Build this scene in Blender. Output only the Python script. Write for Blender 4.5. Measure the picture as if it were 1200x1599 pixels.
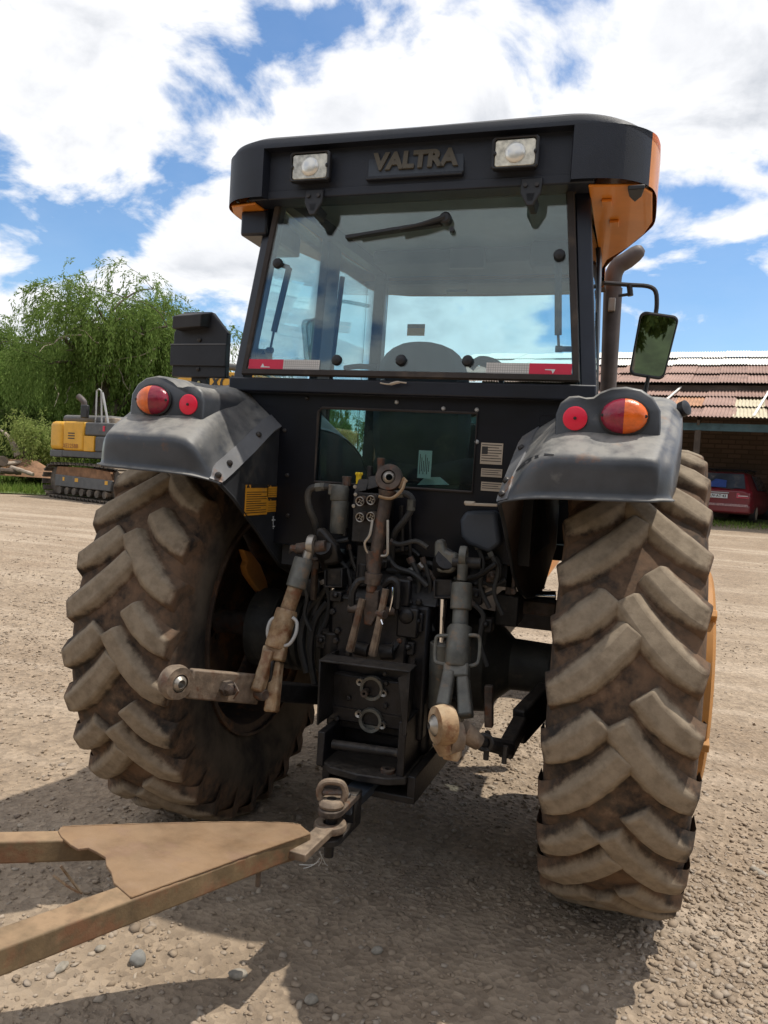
import bpy, bmesh, math, random
import numpy as np
from mathutils import Vector, Matrix
random.seed(7); RNG = np.random.default_rng(7)
for o in list(bpy.data.objects): bpy.data.objects.remove(o)
sc = bpy.context.scene
COL = sc.collection
rad = math.radians
# ------------------------------------------------------------------ camera
CAMP = Vector((0.857, -3.1645, 1.5775))
YAW, PITCH, ROLL, FPX = rad(17.733), rad(2.927), rad(3.505), 1205.0
FW = Vector((-math.sin(YAW)*math.cos(PITCH), math.cos(YAW)*math.cos(PITCH), -math.sin(PITCH)))
_r = Vector((math.cos(YAW), math.sin(YAW), 0)); _u = _r.cross(FW)
RT = _r*math.cos(ROLL) + _u*math.sin(ROLL); UP = -_r*math.sin(ROLL) + _u*math.cos(ROLL)
cam = bpy.data.cameras.new('camera'); camo = bpy.data.objects.new('camera', cam); COL.objects.link(camo)
camo.matrix_world = Matrix(((RT.x, UP.x, -FW.x, CAMP.x), (RT.y, UP.y, -FW.y, CAMP.y), (RT.z, UP.z, -FW.z, CAMP.z), (0, 0, 0, 1)))
cam.sensor_fit = 'VERTICAL'; cam.sensor_height = 36; cam.lens = FPX/1599*36
cam.clip_start = 0.05; cam.clip_end = 2000
sc.camera = camo
sc.render.resolution_x = 768; sc.render.resolution_y = 1024
# ------------------------------------------------------------------ sun and sky
KX, KY = 0.34, 0.165            # shadow offset per metre of height
SUN = Vector((KX, KY, 1)).normalized()
EL = math.asin(SUN.z); AZ = math.atan2(SUN.x, SUN.y)
sl = bpy.data.lights.new('sun', 'SUN'); sl.energy = 4.0; sl.angle = rad(0.55); sl.color = (1, .95, .86)
so = bpy.data.objects.new('sun', sl); COL.objects.link(so)
so.rotation_euler = (-SUN).to_track_quat('-Z', 'Y').to_euler(); so.location = (5, 5, 20)
w = bpy.data.worlds.new('World'); sc.world = w; w.use_nodes = True
CLOUD_OFF = (4.7, -14.93, -4.98); CLOUD_SCALE = 1.0
def build_world():
    nt = w.node_tree; N = nt.nodes; L = nt.links; N.clear()
    out = N.new('ShaderNodeOutputWorld'); bg = N.new('ShaderNodeBackground'); bg.inputs[1].default_value = .15
    sky = N.new('ShaderNodeTexSky'); sky.sky_type = 'NISHITA'; sky.sun_disc = False
    sky.sun_elevation = EL; sky.sun_rotation = AZ; sky.air_density = 1.0; sky.dust_density = .3; sky.ozone_density = 2.0
    tc = N.new('ShaderNodeTexCoord'); sep = N.new('ShaderNodeSeparateXYZ'); L.new(tc.outputs['Generated'], sep.inputs[0])
    def mth(op, a, b=None, clamp=False):
        m = N.new('ShaderNodeMath'); m.operation = op; m.use_clamp = clamp
        for i, v in enumerate((a, b)):
            if v is None: continue
            if isinstance(v, (int, float)): m.inputs[i].default_value = v
            else: L.new(v, m.inputs[i])
        return m.outputs[0]
    den = mth('ADD', mth('MAXIMUM', sep.outputs[2], 0.0), .32)
    cx = mth('DIVIDE', sep.outputs[0], den); cy = mth('DIVIDE', sep.outputs[1], den)
    cb = N.new('ShaderNodeCombineXYZ'); L.new(cx, cb.inputs[0]); L.new(cy, cb.inputs[1])
    mp = N.new('ShaderNodeMapping'); mp.inputs['Location'].default_value = CLOUD_OFF
    mp.inputs['Scale'].default_value = (CLOUD_SCALE,)*3; L.new(cb.outputs[0], mp.inputs[0])
    def noise(scale, det, rough, dist=0, vec=None):
        n = N.new('ShaderNodeTexNoise'); n.inputs['Scale'].default_value = scale; n.inputs['Detail'].default_value = det
        n.inputs['Roughness'].default_value = rough; n.inputs['Distortion'].default_value = dist
        L.new(vec or mp.outputs[0], n.inputs['Vector']); return n.outputs[0]
    big = noise(1.5, 2, .5); fine = noise(4.0, 13, .56, .3)
    dens = mth('ADD', mth('MULTIPLY', big, .62), mth('MULTIPLY', fine, .46))
    mr = N.new('ShaderNodeMapRange'); mr.interpolation_type = 'SMOOTHSTEP'; L.new(dens, mr.inputs[0])
    mr.inputs[1].default_value = .480; mr.inputs[2].default_value = .543
    # cloud body: brighter where thin, greyer where thick
    mr2 = N.new('ShaderNodeMapRange'); mr2.interpolation_type = 'SMOOTHSTEP'; L.new(dens, mr2.inputs[0])
    mr2.inputs[1].default_value = .54; mr2.inputs[2].default_value = .66
    n3 = noise(3.2, 7, .55)
    shade = mth('MULTIPLY', mr2.outputs[0], mth('MULTIPLY', mth('SUBTRACT', n3, .28), 3.2), True)
    cc = N.new('ShaderNodeMix'); cc.data_type = 'RGBA'; L.new(shade, cc.inputs[0])
    cc.inputs[6].default_value = (7.3, 7.3, 7.4, 1); cc.inputs[7].default_value = (4.1, 4.3, 4.65, 1)
    mx = N.new('ShaderNodeMix'); mx.data_type = 'RGBA'
    veil = mth('ADD', mth('MULTIPLY', noise(6.0, 8, .6), .12), .0)
    L.new(mth('MAXIMUM', mth('MULTIPLY', mr.outputs[0], .97), veil), mx.inputs[0]); hs = N.new('ShaderNodeHueSaturation'); hs.inputs['Saturation'].default_value = 1.22; hs.inputs['Value'].default_value = 1.08; L.new(sky.outputs[0], hs.inputs['Color']); L.new(hs.outputs[0], mx.inputs[6]); L.new(cc.outputs[2], mx.inputs[7])
    L.new(mx.outputs[2], bg.inputs[0]); L.new(bg.outputs[0], out.inputs[0])
build_world()
sc.view_settings.view_transform = 'Standard'; sc.view_settings.look = 'None'
sc.view_settings.exposure = 0.0; sc.view_settings.gamma = 1; sc.view_settings.use_curve_mapping = False
sc.cycles.max_bounces = 8; sc.cycles.transparent_max_bounces = 24; sc.cycles.caustics_reflective = False; sc.cycles.caustics_refractive = False

# ------------------------------------------------------------------ surveying: photograph pixel -> point on a real plane of the place
def _ray(px, py): return FW + RT*((px-600)/FPX) - UP*((py-799.5)/FPX)
def P(px, py, Y): d = _ray(px, py); return CAMP + d*((Y-CAMP.y)/d.y)
def PX(px, py, X): d = _ray(px, py); return CAMP + d*((X-CAMP.x)/d.x)
def PZ(px, py, Z): d = _ray(px, py); return CAMP + d*((Z-CAMP.z)/d.z)
def PD(px, py, D): return CAMP + _ray(px, py)*D
FH = Vector((-math.sin(YAW), math.cos(YAW), 0)); RH = Vector((math.cos(YAW), math.sin(YAW), 0))

# ------------------------------------------------------------------ materials
MATS = {}
def M(name, col, rough=.6, metal=0., var=.15, scale=6., dust=None, dust_amt=.0, dust_up=.0, dust_scale=5., rust=None, rust_amt=0., rust_scale=9., bump=0., bump_scale=60., coat=0., spec=.5, dust_det=8):
    m = bpy.data.materials.new(name); m.use_nodes = True; nt = m.node_tree; N = nt.nodes; L = nt.links
    b = N['Principled BSDF']; b.inputs['Metallic'].default_value = metal; b.inputs['Roughness'].default_value = rough
    b.inputs['Coat Weight'].default_value = coat; b.inputs['Specular IOR Level'].default_value = spec
    tc = N.new('ShaderNodeTexCoord')
    def noise(s, det=6, r=.6):
        n = N.new('ShaderNodeTexNoise'); n.inputs['Scale'].default_value = s; n.inputs['Detail'].default_value = det; n.inputs['Roughness'].default_value = r
        L.new(tc.outputs['Object'], n.inputs['Vector']); return n.outputs[0]
    def mix(fac, a, c):
        x = N.new('ShaderNodeMix'); x.data_type = 'RGBA'
        if isinstance(fac, float): x.inputs[0].default_value = fac
        else: L.new(fac, x.inputs[0])
        for i, v in ((6, a), (7, c)):
            if isinstance(v, tuple): x.inputs[i].default_value = (*v[:3], 1)
            else: L.new(v, x.inputs[i])
        return x.outputs[2]
    def rng(v, a, c, lo=0., hi=1.):
        r_ = N.new('ShaderNodeMapRange'); L.new(v, r_.inputs[0])
        r_.inputs[1].default_value = a; r_.inputs[2].default_value = c; r_.inputs[3].default_value = lo; r_.inputs[4].default_value = hi
        return r_.outputs[0]
    def add(a, c):
        x = N.new('ShaderNodeMath'); x.operation = 'ADD'; x.use_clamp = True; L.new(a, x.inputs[0]); L.new(c, x.inputs[1]); return x.outputs[0]
    lo = tuple(max(0, v*(1-var)) for v in col); hi = tuple(min(1, v*(1+var)) for v in col)
    c = mix(rng(noise(scale), .35, .65), lo, hi)
    rsock = None
    if rust:
        f = rng(noise(rust_scale, 9, .65), .62-.35*rust_amt, .70-.25*rust_amt)
        c = mix(f, c, rust); rsock = f
    if dust:
        f = rng(noise(dust_scale, dust_det, .62), .72-.5*dust_amt, 1.05-.5*dust_amt)
        if dust_up:
            g = N.new('ShaderNodeNewGeometry'); s = N.new('ShaderNodeSeparateXYZ'); L.new(g.outputs['Normal'], s.inputs[0])
            up = rng(s.outputs[2], .25, 1.0, 0., dust_up)
            q = N.new('ShaderNodeMath'); q.operation = 'MULTIPLY'; L.new(up, q.inputs[0]); L.new(rng(noise(dust_scale*2.3, 8), .25, .6), q.inputs[1])
            f = add(f, q.outputs[0])
        c = mix(f, c, dust)
        rr = N.new('ShaderNodeMapRange'); L.new(f, rr.inputs[0]); rr.inputs[3].default_value = rough; rr.inputs[4].default_value = .92
        L.new(rr.outputs[0], b.inputs['Roughness'])
        if metal:
            mm = N.new('ShaderNodeMapRange'); L.new(f, mm.inputs[0]); mm.inputs[3].default_value = metal; mm.inputs[4].default_value = 0
            L.new(mm.outputs[0], b.inputs['Metallic'])
    L.new(c, b.inputs['Base Color'])
    if bump:
        bp = N.new('ShaderNodeBump'); bp.inputs['Strength'].default_value = bump; bp.inputs['Distance'].default_value = .004
        L.new(noise(bump_scale, 6), bp.inputs['Height']); L.new(bp.outputs[0], b.inputs['Normal'])
    MATS[name] = m; return m
DUST = (.32, .25, .175)
M('cab_black', (.0065, .0085, .0165), .36, var=.3, dust=(.12, .115, .115), dust_amt=.10, dust_up=.4, bump=.08)
M('wall_black', (.0032, .0040, .0075), .42, spec=.28, var=.4, dust=(.07, .062, .055), dust_amt=.03, dust_scale=14, bump=.06)
M('fascia_black', (.0090, .0115, .0195), .5, var=.25, dust=(.14, .13, .12), dust_amt=.08, dust_up=.35, bump=.3, bump_scale=350)
M('rubber_frame', (.035, .028, .025), .8, var=.3, dust=(.17, .125, .09), dust_amt=.34)
M('fender', (.048, .052, .060), .32, var=.25, dust=(.37, .345, .30), dust_amt=.12, dust_up=.72, dust_scale=7, bump=.10, bump_scale=160, rust=(.16, .075, .035), rust_amt=.02, rust_scale=6, dust_det=10)
M('fender_panel', (.02, .021, .024), .55, var=.4, dust=(.20, .175, .14), dust_amt=.3, dust_scale=3.5, bump=.1)
M('flange', (.17, .17, .175), .5, .3, var=.15, dust=DUST, dust_amt=.25, rust=(.2, .09, .04), rust_amt=.1)
M('black_plastic', (.012, .012, .014), .5, var=.3, dust=(.15, .13, .11), dust_amt=.15)
M('bolt', (.05, .045, .042), .45, .6, var=.3)
M('orange_paint', (.70, .235, .022), .38, var=.08, dust=(.45, .3, .16), dust_amt=.14, coat=.2)
M('rim_orange', (.46, .20, .04), .55, var=.15, dust=(.30, .19, .095), dust_amt=.45, dust_scale=5)
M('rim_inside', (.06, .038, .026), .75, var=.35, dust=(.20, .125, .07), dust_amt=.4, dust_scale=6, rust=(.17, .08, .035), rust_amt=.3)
M('interior', (.030, .032, .037), .8, var=.2)
M('headliner', (.42, .43, .44), .9, var=.1)
M('seat_fabric', (.055, .06, .07), .9, var=.2, dust=DUST, dust_amt=.15)
M('red_lens', (.25, .008, .03), .22, var=.25, scale=30, coat=.4, bump=.35, bump_scale=140, dust=(.3, .2, .16), dust_amt=.1)
M('orange_lens', (.74, .13, .008), .22, var=.2, scale=30, coat=.4, bump=.35, bump_scale=140, dust=(.5, .28, .15), dust_amt=.1)
M('red_reflector', (.82, .012, .05), .35, var=.06)
M('lamp_glass', (.56, .53, .43), .2, .3, var=.4, scale=30, coat=.5)
M('lamp_bulb', (.72, .71, .66), .28, .5, var=.1)
M('sticker_red', (.62, .016, .055), .4, var=.06, dust=(.5, .35, .3), dust_amt=.12)
M('sticker_white', (.62, .60, .57), .5, var=.06, dust=(.45, .38, .3), dust_amt=.2)
M('sticker_line', (.30, .28, .27), .6, var=.05)
M('label_orange', (.66, .30, .025), .5, var=.08, dust=DUST, dust_amt=.18)
M('label_ink', (.02, .018, .015), .6, var=.1)
M('label_tan', (.42, .35, .27), .5, .1, var=.1, dust=DUST, dust_amt=.2)
M('paper', (.68, .70, .69), .6, var=.04)
M('tape_white', (.70, .78, .74), .6, var=.04)
M('letter_tan', (.095, .082, .06), .7, var=.15)
M('plate_blue', (.035, .043, .056), .6, var=.2, dust=(.15, .14, .125), dust_amt=.2)
M('iron_dark', (.017, .0165, .0175), .45, .35, var=.6, scale=18, dust=(.13, .10, .072), dust_amt=.22, dust_up=.45, dust_scale=24, bump=.4, bump_scale=90)
M('iron_black', (.009, .009, .0115), .42, .2, var=.6, scale=18, dust=(.10, .08, .06), dust_amt=.14, dust_up=.35, dust_scale=24, bump=.4, bump_scale=90)
M('iron_brown', (.085, .066, .056), .55, .4, var=.45, scale=16, dust=(.25, .19, .13), dust_amt=.30, dust_up=.4, dust_scale=20, rust=(.135, .060, .034), rust_amt=.30, rust_scale=22, bump=.4, bump_scale=110)
M('iron_dusty', (.16, .118, .085), .6, .25, var=.4, scale=16, dust=(.33, .25, .175), dust_amt=.45, dust_up=.4, dust_scale=18, rust=(.12, .06, .035), rust_amt=.25, rust_scale=20, bump=.45, bump_scale=100)
M('iron_rust', (.26, .165, .085), .65, .2, var=.35, scale=14, dust=(.50, .39, .26), dust_amt=.52, dust_up=.4, dust_scale=16, rust=(.17, .07, .028), rust_amt=.35, rust_scale=20, bump=.4, bump_scale=110)
M('iron_greygreen', (.115, .115, .102), .5, .3, var=.35, scale=16, dust=(.28, .235, .18), dust_amt=.32, dust_up=.4, dust_scale=20, rust=(.14, .085, .05), rust_amt=.15, rust_scale=20, bump=.3, bump_scale=110)
M('steel_bare', (.36, .33, .29), .42, .75, var=.25, dust=(.3, .23, .15), dust_amt=.25)
M('chrome', (.75, .75, .76), .10, 1., var=.05)
M('handle_grey', (.42, .42, .41), .5, .3, var=.1, dust=DUST, dust_amt=.2)
M('hose', (.028, .028, .028), .6, var=.3, dust=(.14, .12, .09), dust_amt=.35)
M('yellow_cap', (.78, .55, .02), .45, var=.05)
M('exhaust', (.10, .082, .075), .6, .35, var=.25, dust=(.2, .15, .11), dust_amt=.25)
M('drawbar_paint', (.20, .12, .062), .6, .1, var=.3, scale=5, dust=(.30, .20, .118), dust_amt=.40, dust_up=.5, dust_scale=4.5, rust=(.165, .092, .058), rust_amt=.30, rust_scale=9, bump=.6, bump_scale=55)
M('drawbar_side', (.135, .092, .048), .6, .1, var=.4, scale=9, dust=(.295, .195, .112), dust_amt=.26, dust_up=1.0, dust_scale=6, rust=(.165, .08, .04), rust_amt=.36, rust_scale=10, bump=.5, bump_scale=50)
M('iron_axle', (.038, .039, .036), .6, .2, var=.4, scale=10, dust=(.14, .115, .085), dust_amt=.3, dust_up=.4, dust_scale=14, bump=.35, bump_scale=80)
M('fender_inside', (.085, .055, .038), .8, var=.4, scale=4, dust=(.16, .11, .075), dust_amt=.4, dust_scale=5)
M('bolt_zinc', (.5, .4, .16), .35, .8, var=.1)
M('mirror_face', (.80, .86, .86), .015, 1., var=.02)
M('stone', (.30, .265, .215), .9, var=.3, scale=30, dust=(.40, .33, .245), dust_amt=.35, bump=.3)
M('stone_grey', (.22, .215, .20), .8, var=.2, scale=25, bump=.25)
M('xc_yellow', (.66, .34, .022), .45, var=.08, dust=(.45, .33, .18), dust_amt=.2)
M('xc_grey', (.085, .088, .092), .6, var=.15, dust=(.25, .21, .16), dust_amt=.25, dust_up=.5)
M('xc_track', (.10, .085, .07), .7, .3, var=.3, dust=(.33, .25, .17), dust_amt=.4, dust_up=.6, dust_scale=3)
M('mud', (.22, .12, .065), .95, var=.3, scale=5, bump=.5, bump_scale=20)
M('car_red', (.17, .012, .02), .38, var=.1, coat=.4, dust=(.30, .2, .16), dust_amt=.3, dust_scale=2.5)
M('car_scuff', (.34, .20, .19), .7, var=.35, scale=22)
M('car_black', (.014, .014, .016), .5, var=.2)
M('car_glass', (.045, .055, .07), .08, var=.3, scale=2, dust=(.34, .28, .22), dust_amt=.42, dust_scale=1.6)
M('car_blue', (.03, .07, .26), .6, var=.2)
M('car_tail', (.42, .012, .03), .25, var=.1, coat=.3)
M('car_tail_clear', (.55, .40, .38), .25, var=.1)
M('roof_brown', (.34, .215, .17), .75, .15, var=.2, scale=1.2, dust=(.43, .30, .24), dust_amt=.35, dust_scale=1.5)
M('roof_brown2', (.30, .185, .145), .75, .15, var=.25, scale=1.4, dust=(.42, .285, .225), dust_amt=.3, dust_scale=1.8)
M('roof_orange', (.42, .22, .12), .75, .1, var=.2, scale=2)
M('roof_cream', (.55, .48, .34), .75, .1, var=.12, scale=2)
M('roof_white', (.82, .79, .72), .6, .15, var=.06, scale=1)
M('timber_dark', (.075, .058, .045), .85, var=.3, scale=3)
M('timber_blue', (.05, .10, .12), .8, var=.3, scale=3, dust=(.1, .09, .08), dust_amt=.3)
M('bark', (.095, .075, .055), .95, var=.4, scale=5, bump=.6, bump_scale=25)
M('dead_wood', (.33, .27, .21), .9, var=.35, scale=4, bump=.5, bump_scale=30)
M('dead_dark', (.10, .075, .055), .9, var=.35, scale=4, bump=.5, bump_scale=30)
M('toolbox', (.014, .015, .020), .5, var=.3, dust=(.13, .115, .10), dust_amt=.22, dust_up=.4)
M('lamp_cover', (.022, .020, .020), .6, var=.3, dust=(.15, .12, .095), dust_amt=.3)

def tyre_mat():
    m = M('tyre_rubber', (.03, .028, .026), .85); nt = m.node_tree; N = nt.nodes; L = nt.links; b = N['Principled BSDF']
    tc = N.new('ShaderNodeTexCoord'); s = N.new('ShaderNodeSeparateXYZ'); L.new(tc.outputs['Object'], s.inputs[0])
    def mth(op, a, c=None, clamp=False):
        x = N.new('ShaderNodeMath'); x.operation = op; x.use_clamp = clamp
        for i, v in enumerate((a, c)):
            if v is None: continue
            if isinstance(v, (int, float)): x.inputs[i].default_value = v
            else: L.new(v, x.inputs[i])
        return x.outputs[0]
    def noise(sc_, det, r=.62):
        n = N.new('ShaderNodeTexNoise'); n.inputs['Scale'].default_value = sc_; n.inputs['Detail'].default_value = det; n.inputs['Roughness'].default_value = r
        L.new(tc.outputs['Object'], n.inputs['Vector']); return n.outputs[0]
    def rng(v, a, c, lo=0., hi=1.):
        r_ = N.new('ShaderNodeMapRange'); r_.interpolation_type = 'SMOOTHSTEP'; L.new(v, r_.inputs[0])
        r_.inputs[1].default_value = a; r_.inputs[2].default_value = c; r_.inputs[3].default_value = lo; r_.inputs[4].default_value = hi; return r_.outputs[0]
    def mix(f, a, c):
        x = N.new('ShaderNodeMix'); x.data_type = 'RGBA'
        if isinstance(f, float): x.inputs[0].default_value = f
        else: L.new(f, x.inputs[0])
        for i, v in ((6, a), (7, c)):
            if isinstance(v, tuple): x.inputs[i].default_value = (*v, 1)
            else: L.new(v, x.inputs[i])
        return x.outputs[2]
    r2 = mth('ADD', mth('MULTIPLY', s.outputs[1], s.outputs[1]), mth('MULTIPLY', s.outputs[2], s.outputs[2])); r = mth('SQRT', r2)
    n1, n2, n3 = noise(7, 8), noise(26, 8), noise(3, 4)
    rubber = mix(rng(n1, .35, .65), (.020, .018, .017), (.070, .055, .042))
    groove = mix(rng(mth('ADD', mth('MULTIPLY', n3, .5), mth('MULTIPLY', n2, .5)), .38, .62), rubber, (.150, .092, .057))
    lug = mix(rng(n2, .25, .7), (.19, .148, .104), (.29, .232, .166))
    lug = mix(rng(n1, .62, .78), lug, (.10, .082, .064))
    # dust has settled on what touches the ground: the lug faces
    onlug = rng(mth('ADD', r, mth('MULTIPLY', mth('SUBTRACT', n2, .5), .03)), .834, .853)
    tread = mix(onlug, groove, lug)
    side = mix(rng(n3, .35, .7), rubber, (.125, .100, .074))
    c = mix(rng(r, .67, .75), side, tread)
    L.new(c, b.inputs['Base Color']); b.inputs['Roughness'].default_value = .9; b.inputs['Specular IOR Level'].default_value = .25
    bp = N.new('ShaderNodeBump'); bp.inputs['Strength'].default_value = .5; bp.inputs['Distance'].default_value = .004
    L.new(n2, bp.inputs['Height']); L.new(bp.outputs[0], b.inputs['Normal'])
tyre_mat()
def glass_mat(name, tint, refl=1.0, ior=1.5, haze=0., haze_col=(.5, .55, .55)):
    m = bpy.data.materials.new(name); m.use_nodes = True; nt = m.node_tree; N = nt.nodes; L = nt.links; N.clear()
    out = N.new('ShaderNodeOutputMaterial'); t = N.new('ShaderNodeBsdfTransparent'); t.inputs[0].default_value = (*tint, 1)
    g = N.new('ShaderNodeBsdfGlossy'); g.inputs['Roughness'].default_value = .0; g.inputs[0].default_value = (.95, 1, 1, 1)
    f = N.new('ShaderNodeFresnel'); f.inputs[0].default_value = ior
    mul = N.new('ShaderNodeMath'); mul.operation = 'MULTIPLY'; mul.inputs[1].default_value = refl; L.new(f.outputs[0], mul.inputs[0])
    base = t.outputs[0]
    if haze:
        d = N.new('ShaderNodeBsdfDiffuse'); d.inputs[0].default_value = (*haze_col, 1)
        h = N.new('ShaderNodeMixShader'); tcg = N.new('ShaderNodeTexCoord'); ng = N.new('ShaderNodeTexNoise'); ng.inputs['Scale'].default_value = 7; ng.inputs['Detail'].default_value = 9; ng.inputs['Roughness'].default_value = .65; L.new(tcg.outputs['Object'], ng.inputs['Vector']); rg = N.new('ShaderNodeMapRange'); L.new(ng.outputs[0], rg.inputs[0]); rg.inputs[1].default_value = .35; rg.inputs[2].default_value = .75; rg.inputs[3].default_value = haze*.4; rg.inputs[4].default_value = haze*4; L.new(rg.outputs[0], h.inputs[0]); L.new(t.outputs[0], h.inputs[1]); L.new(d.outputs[0], h.inputs[2]); base = h.outputs[0]
    mx = N.new('ShaderNodeMixShader'); L.new(mul.outputs[0], mx.inputs[0]); L.new(base, mx.inputs[1]); L.new(g.outputs[0], mx.inputs[2]); L.new(mx.outputs[0], out.inputs[0])
    MATS[name] = m
glass_mat('glass', (.80, .92, .945), 1.45, haze=.014)
glass_mat('glass_low', (.74, .88, .87), .75, haze=.006)
glass_mat('glass_clear', (.86, .95, .96), .6)
def leaf_mat(name, c1, c2, trans=.35):
    m = bpy.data.materials.new(name); m.use_nodes = True; nt = m.node_tree; N = nt.nodes; L = nt.links; N.clear()
    out = N.new('ShaderNodeOutputMaterial'); g = N.new('ShaderNodeNewGeometry')
    x = N.new('ShaderNodeMix'); x.data_type = 'RGBA'; L.new(g.outputs['Random Per Island'], x.inputs[0]); x.inputs[6].default_value = (*c1, 1); x.inputs[7].default_value = (*c2, 1)
    d = N.new('ShaderNodeBsdfDiffuse'); t = N.new('ShaderNodeBsdfTranslucent'); L.new(x.outputs[2], d.inputs[0]); L.new(x.outputs[2], t.inputs[0])
    mx = N.new('ShaderNodeMixShader'); mx.inputs[0].default_value = trans; L.new(d.outputs[0], mx.inputs[1]); L.new(t.outputs[0], mx.inputs[2]); L.new(mx.outputs[0], out.inputs[0])
    MATS[name] = m
leaf_mat('willow_leaf', (.115, .185, .040), (.25, .335, .10), .45)
leaf_mat('willow_leaf_pale', (.18, .24, .06), (.34, .38, .13), .45)
leaf_mat('tree_leaf', (.07, .11, .03), (.15, .20, .06), .4)
leaf_mat('grass_blade', (.10, .17, .03), (.23, .30, .075), .35)

# ------------------------------------------------------------------ mesh helpers
class MB:
    def __init__(s): s.v = []; s.f = []; s.m = []; s.mi = 0
    def mat(s, i): s.mi = i; return s
    def add(s, verts, faces):
        o = len(s.v); s.v += [tuple(v) for v in verts]
        for f in faces: s.f.append(tuple(i+o for i in f)); s.m.append(s.mi)
        return s
    def hexa(s, p):      # 8 points: bottom 0-3, top 4-7
        return s.add(p, [(3, 2, 1, 0), (4, 5, 6, 7), (0, 1, 5, 4), (1, 2, 6, 5), (2, 3, 7, 6), (3, 0, 4, 7)])
    def box(s, c, size, rot=None):
        c = Vector(c); h = Vector(size)/2; R = rot or Matrix.Identity(3)
        pts = [c + R @ Vector((x*h.x, y*h.y, z*h.z)) for z in (-1, 1) for x, y in ((-1, -1), (1, -1), (1, 1), (-1, 1))]
        return s.hexa(pts)
    def bb(s, x0, x1, y0, y1, z0, z1): return s.box(((x0+x1)/2, (y0+y1)/2, (z0+z1)/2), (abs(x1-x0), abs(y1-y0), abs(z1-z0)))
    def beam(s, a, b, w_, h, up=(0, 0, 1), w2=None, h2=None):
        a = Vector(a); b = Vector(b); d = (b-a).normalized(); side = d.cross(Vector(up))
        if side.length < 1e-4: side = d.cross(Vector((1, 0, 0)))
        side.normalize(); u = side.cross(d); w2 = w2 or w_; h2 = h2 or h
        pts = [a + side*x*w_/2 + u*y*h/2 for x, y in ((-1, -1), (1, -1), (1, 1), (-1, 1))] + [b + side*x*w2/2 + u*y*h2/2 for x, y in ((-1, -1), (1, -1), (1, 1), (-1, 1))]
        return s.hexa(pts)
    def tube(s, pts, r, n=10, caps=True, closed=False):
        pts = [Vector(p) for p in pts]; k = len(pts); rs = r if isinstance(r, (list, tuple)) else [r]*k
        rings = []; prev = None
        for i, p in enumerate(pts):
            if closed: t = (pts[(i+1) % k]-pts[i-1])
            else: t = pts[min(i+1, k-1)]-pts[max(i-1, 0)]
            t.normalize()
            if prev is None:
                a = Vector((0, 0, 1)) if abs(t.z) < .9 else Vector((1, 0, 0)); nrm = t.cross(a).normalized()
            else: nrm = (prev - t*prev.dot(t)).normalized()
            prev = nrm; bi = t.cross(nrm)
            rings.append([p + (nrm*math.cos(2*math.pi*j/n) + bi*math.sin(2*math.pi*j/n))*rs[i] for j in range(n)])
        vs = [q for rg in rings for q in rg]; fs = []
        for i in range(k if closed else k-1):
            i2 = (i+1) % k
            for j in range(n): fs.append((i*n+j, i*n+(j+1) % n, i2*n+(j+1) % n, i2*n+j))
        if caps and not closed: fs += [tuple(range(n-1, -1, -1)), tuple((k-1)*n+j for j in range(n))]
        return s.add(vs, fs)
    def cyl(s, a, b, r, n=16, r2=None): return s.tube([a, b], [r, r2 if r2 is not None else r], n)
    def lathe(s, prof, org, axis, n=32, closed=False, caps=True):      # prof: (radius, along axis)
        org = Vector(org); ax = Vector(axis).normalized(); a = Vector((0, 0, 1)) if abs(ax.z) < .9 else Vector((1, 0, 0))
        e1 = ax.cross(a).normalized(); e2 = ax.cross(e1); vs = []; k = len(prof)
        for r_, h in prof:
            for j in range(n): t = 2*math.pi*j/n; vs.append(org + ax*h + (e1*math.cos(t)+e2*math.sin(t))*r_)
        fs = []
        for i in range(k if closed else k-1):
            i2 = (i+1) % k
            for j in range(n): fs.append((i*n+j, i2*n+j, i2*n+(j+1) % n, i*n+(j+1) % n))
        if not closed and caps:
            if prof[0][0] > 1e-5: fs.append(tuple(range(n)))
            if prof[-1][0] > 1e-5: fs.append(tuple((k-1)*n+j for j in range(n-1, -1, -1)))
        return s.add(vs, fs)
    def prism(s, poly, ext):
        poly = [Vector(p) for p in poly]; ext = Vector(ext); n = len(poly)
        fs = [tuple(range(n-1, -1, -1)), tuple(range(n, 2*n))] + [(i, (i+1) % n, n+(i+1) % n, n+i) for i in range(n)]
        return s.add(poly + [p+ext for p in poly], fs)
    def grid(s, rows, cu=False, cv=False):
        R = len(rows); C_ = len(rows[0]); vs = [q for r_ in rows for q in r_]; fs = []
        for i in range(R if cu else R-1):
            for j in range(C_ if cv else C_-1):
                fs.append((i*C_+j, i*C_+(j+1) % C_, ((i+1) % R)*C_+(j+1) % C_, ((i+1) % R)*C_+j))
        return s.add(vs, fs)
    def ellip(s, c, rx, ry, rz, n=16, m_=10, sel=None):
        c = Vector(c); rows = []
        for i in range(m_+1):
            ph = math.pi*i/m_
            rows.append([c+Vector((rx*math.sin(ph)*math.cos(2*math.pi*j/n), ry*math.sin(ph)*math.sin(2*math.pi*j/n), rz*math.cos(ph))) for j in range(n)])
        return s.grid(rows, cv=True)
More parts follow.
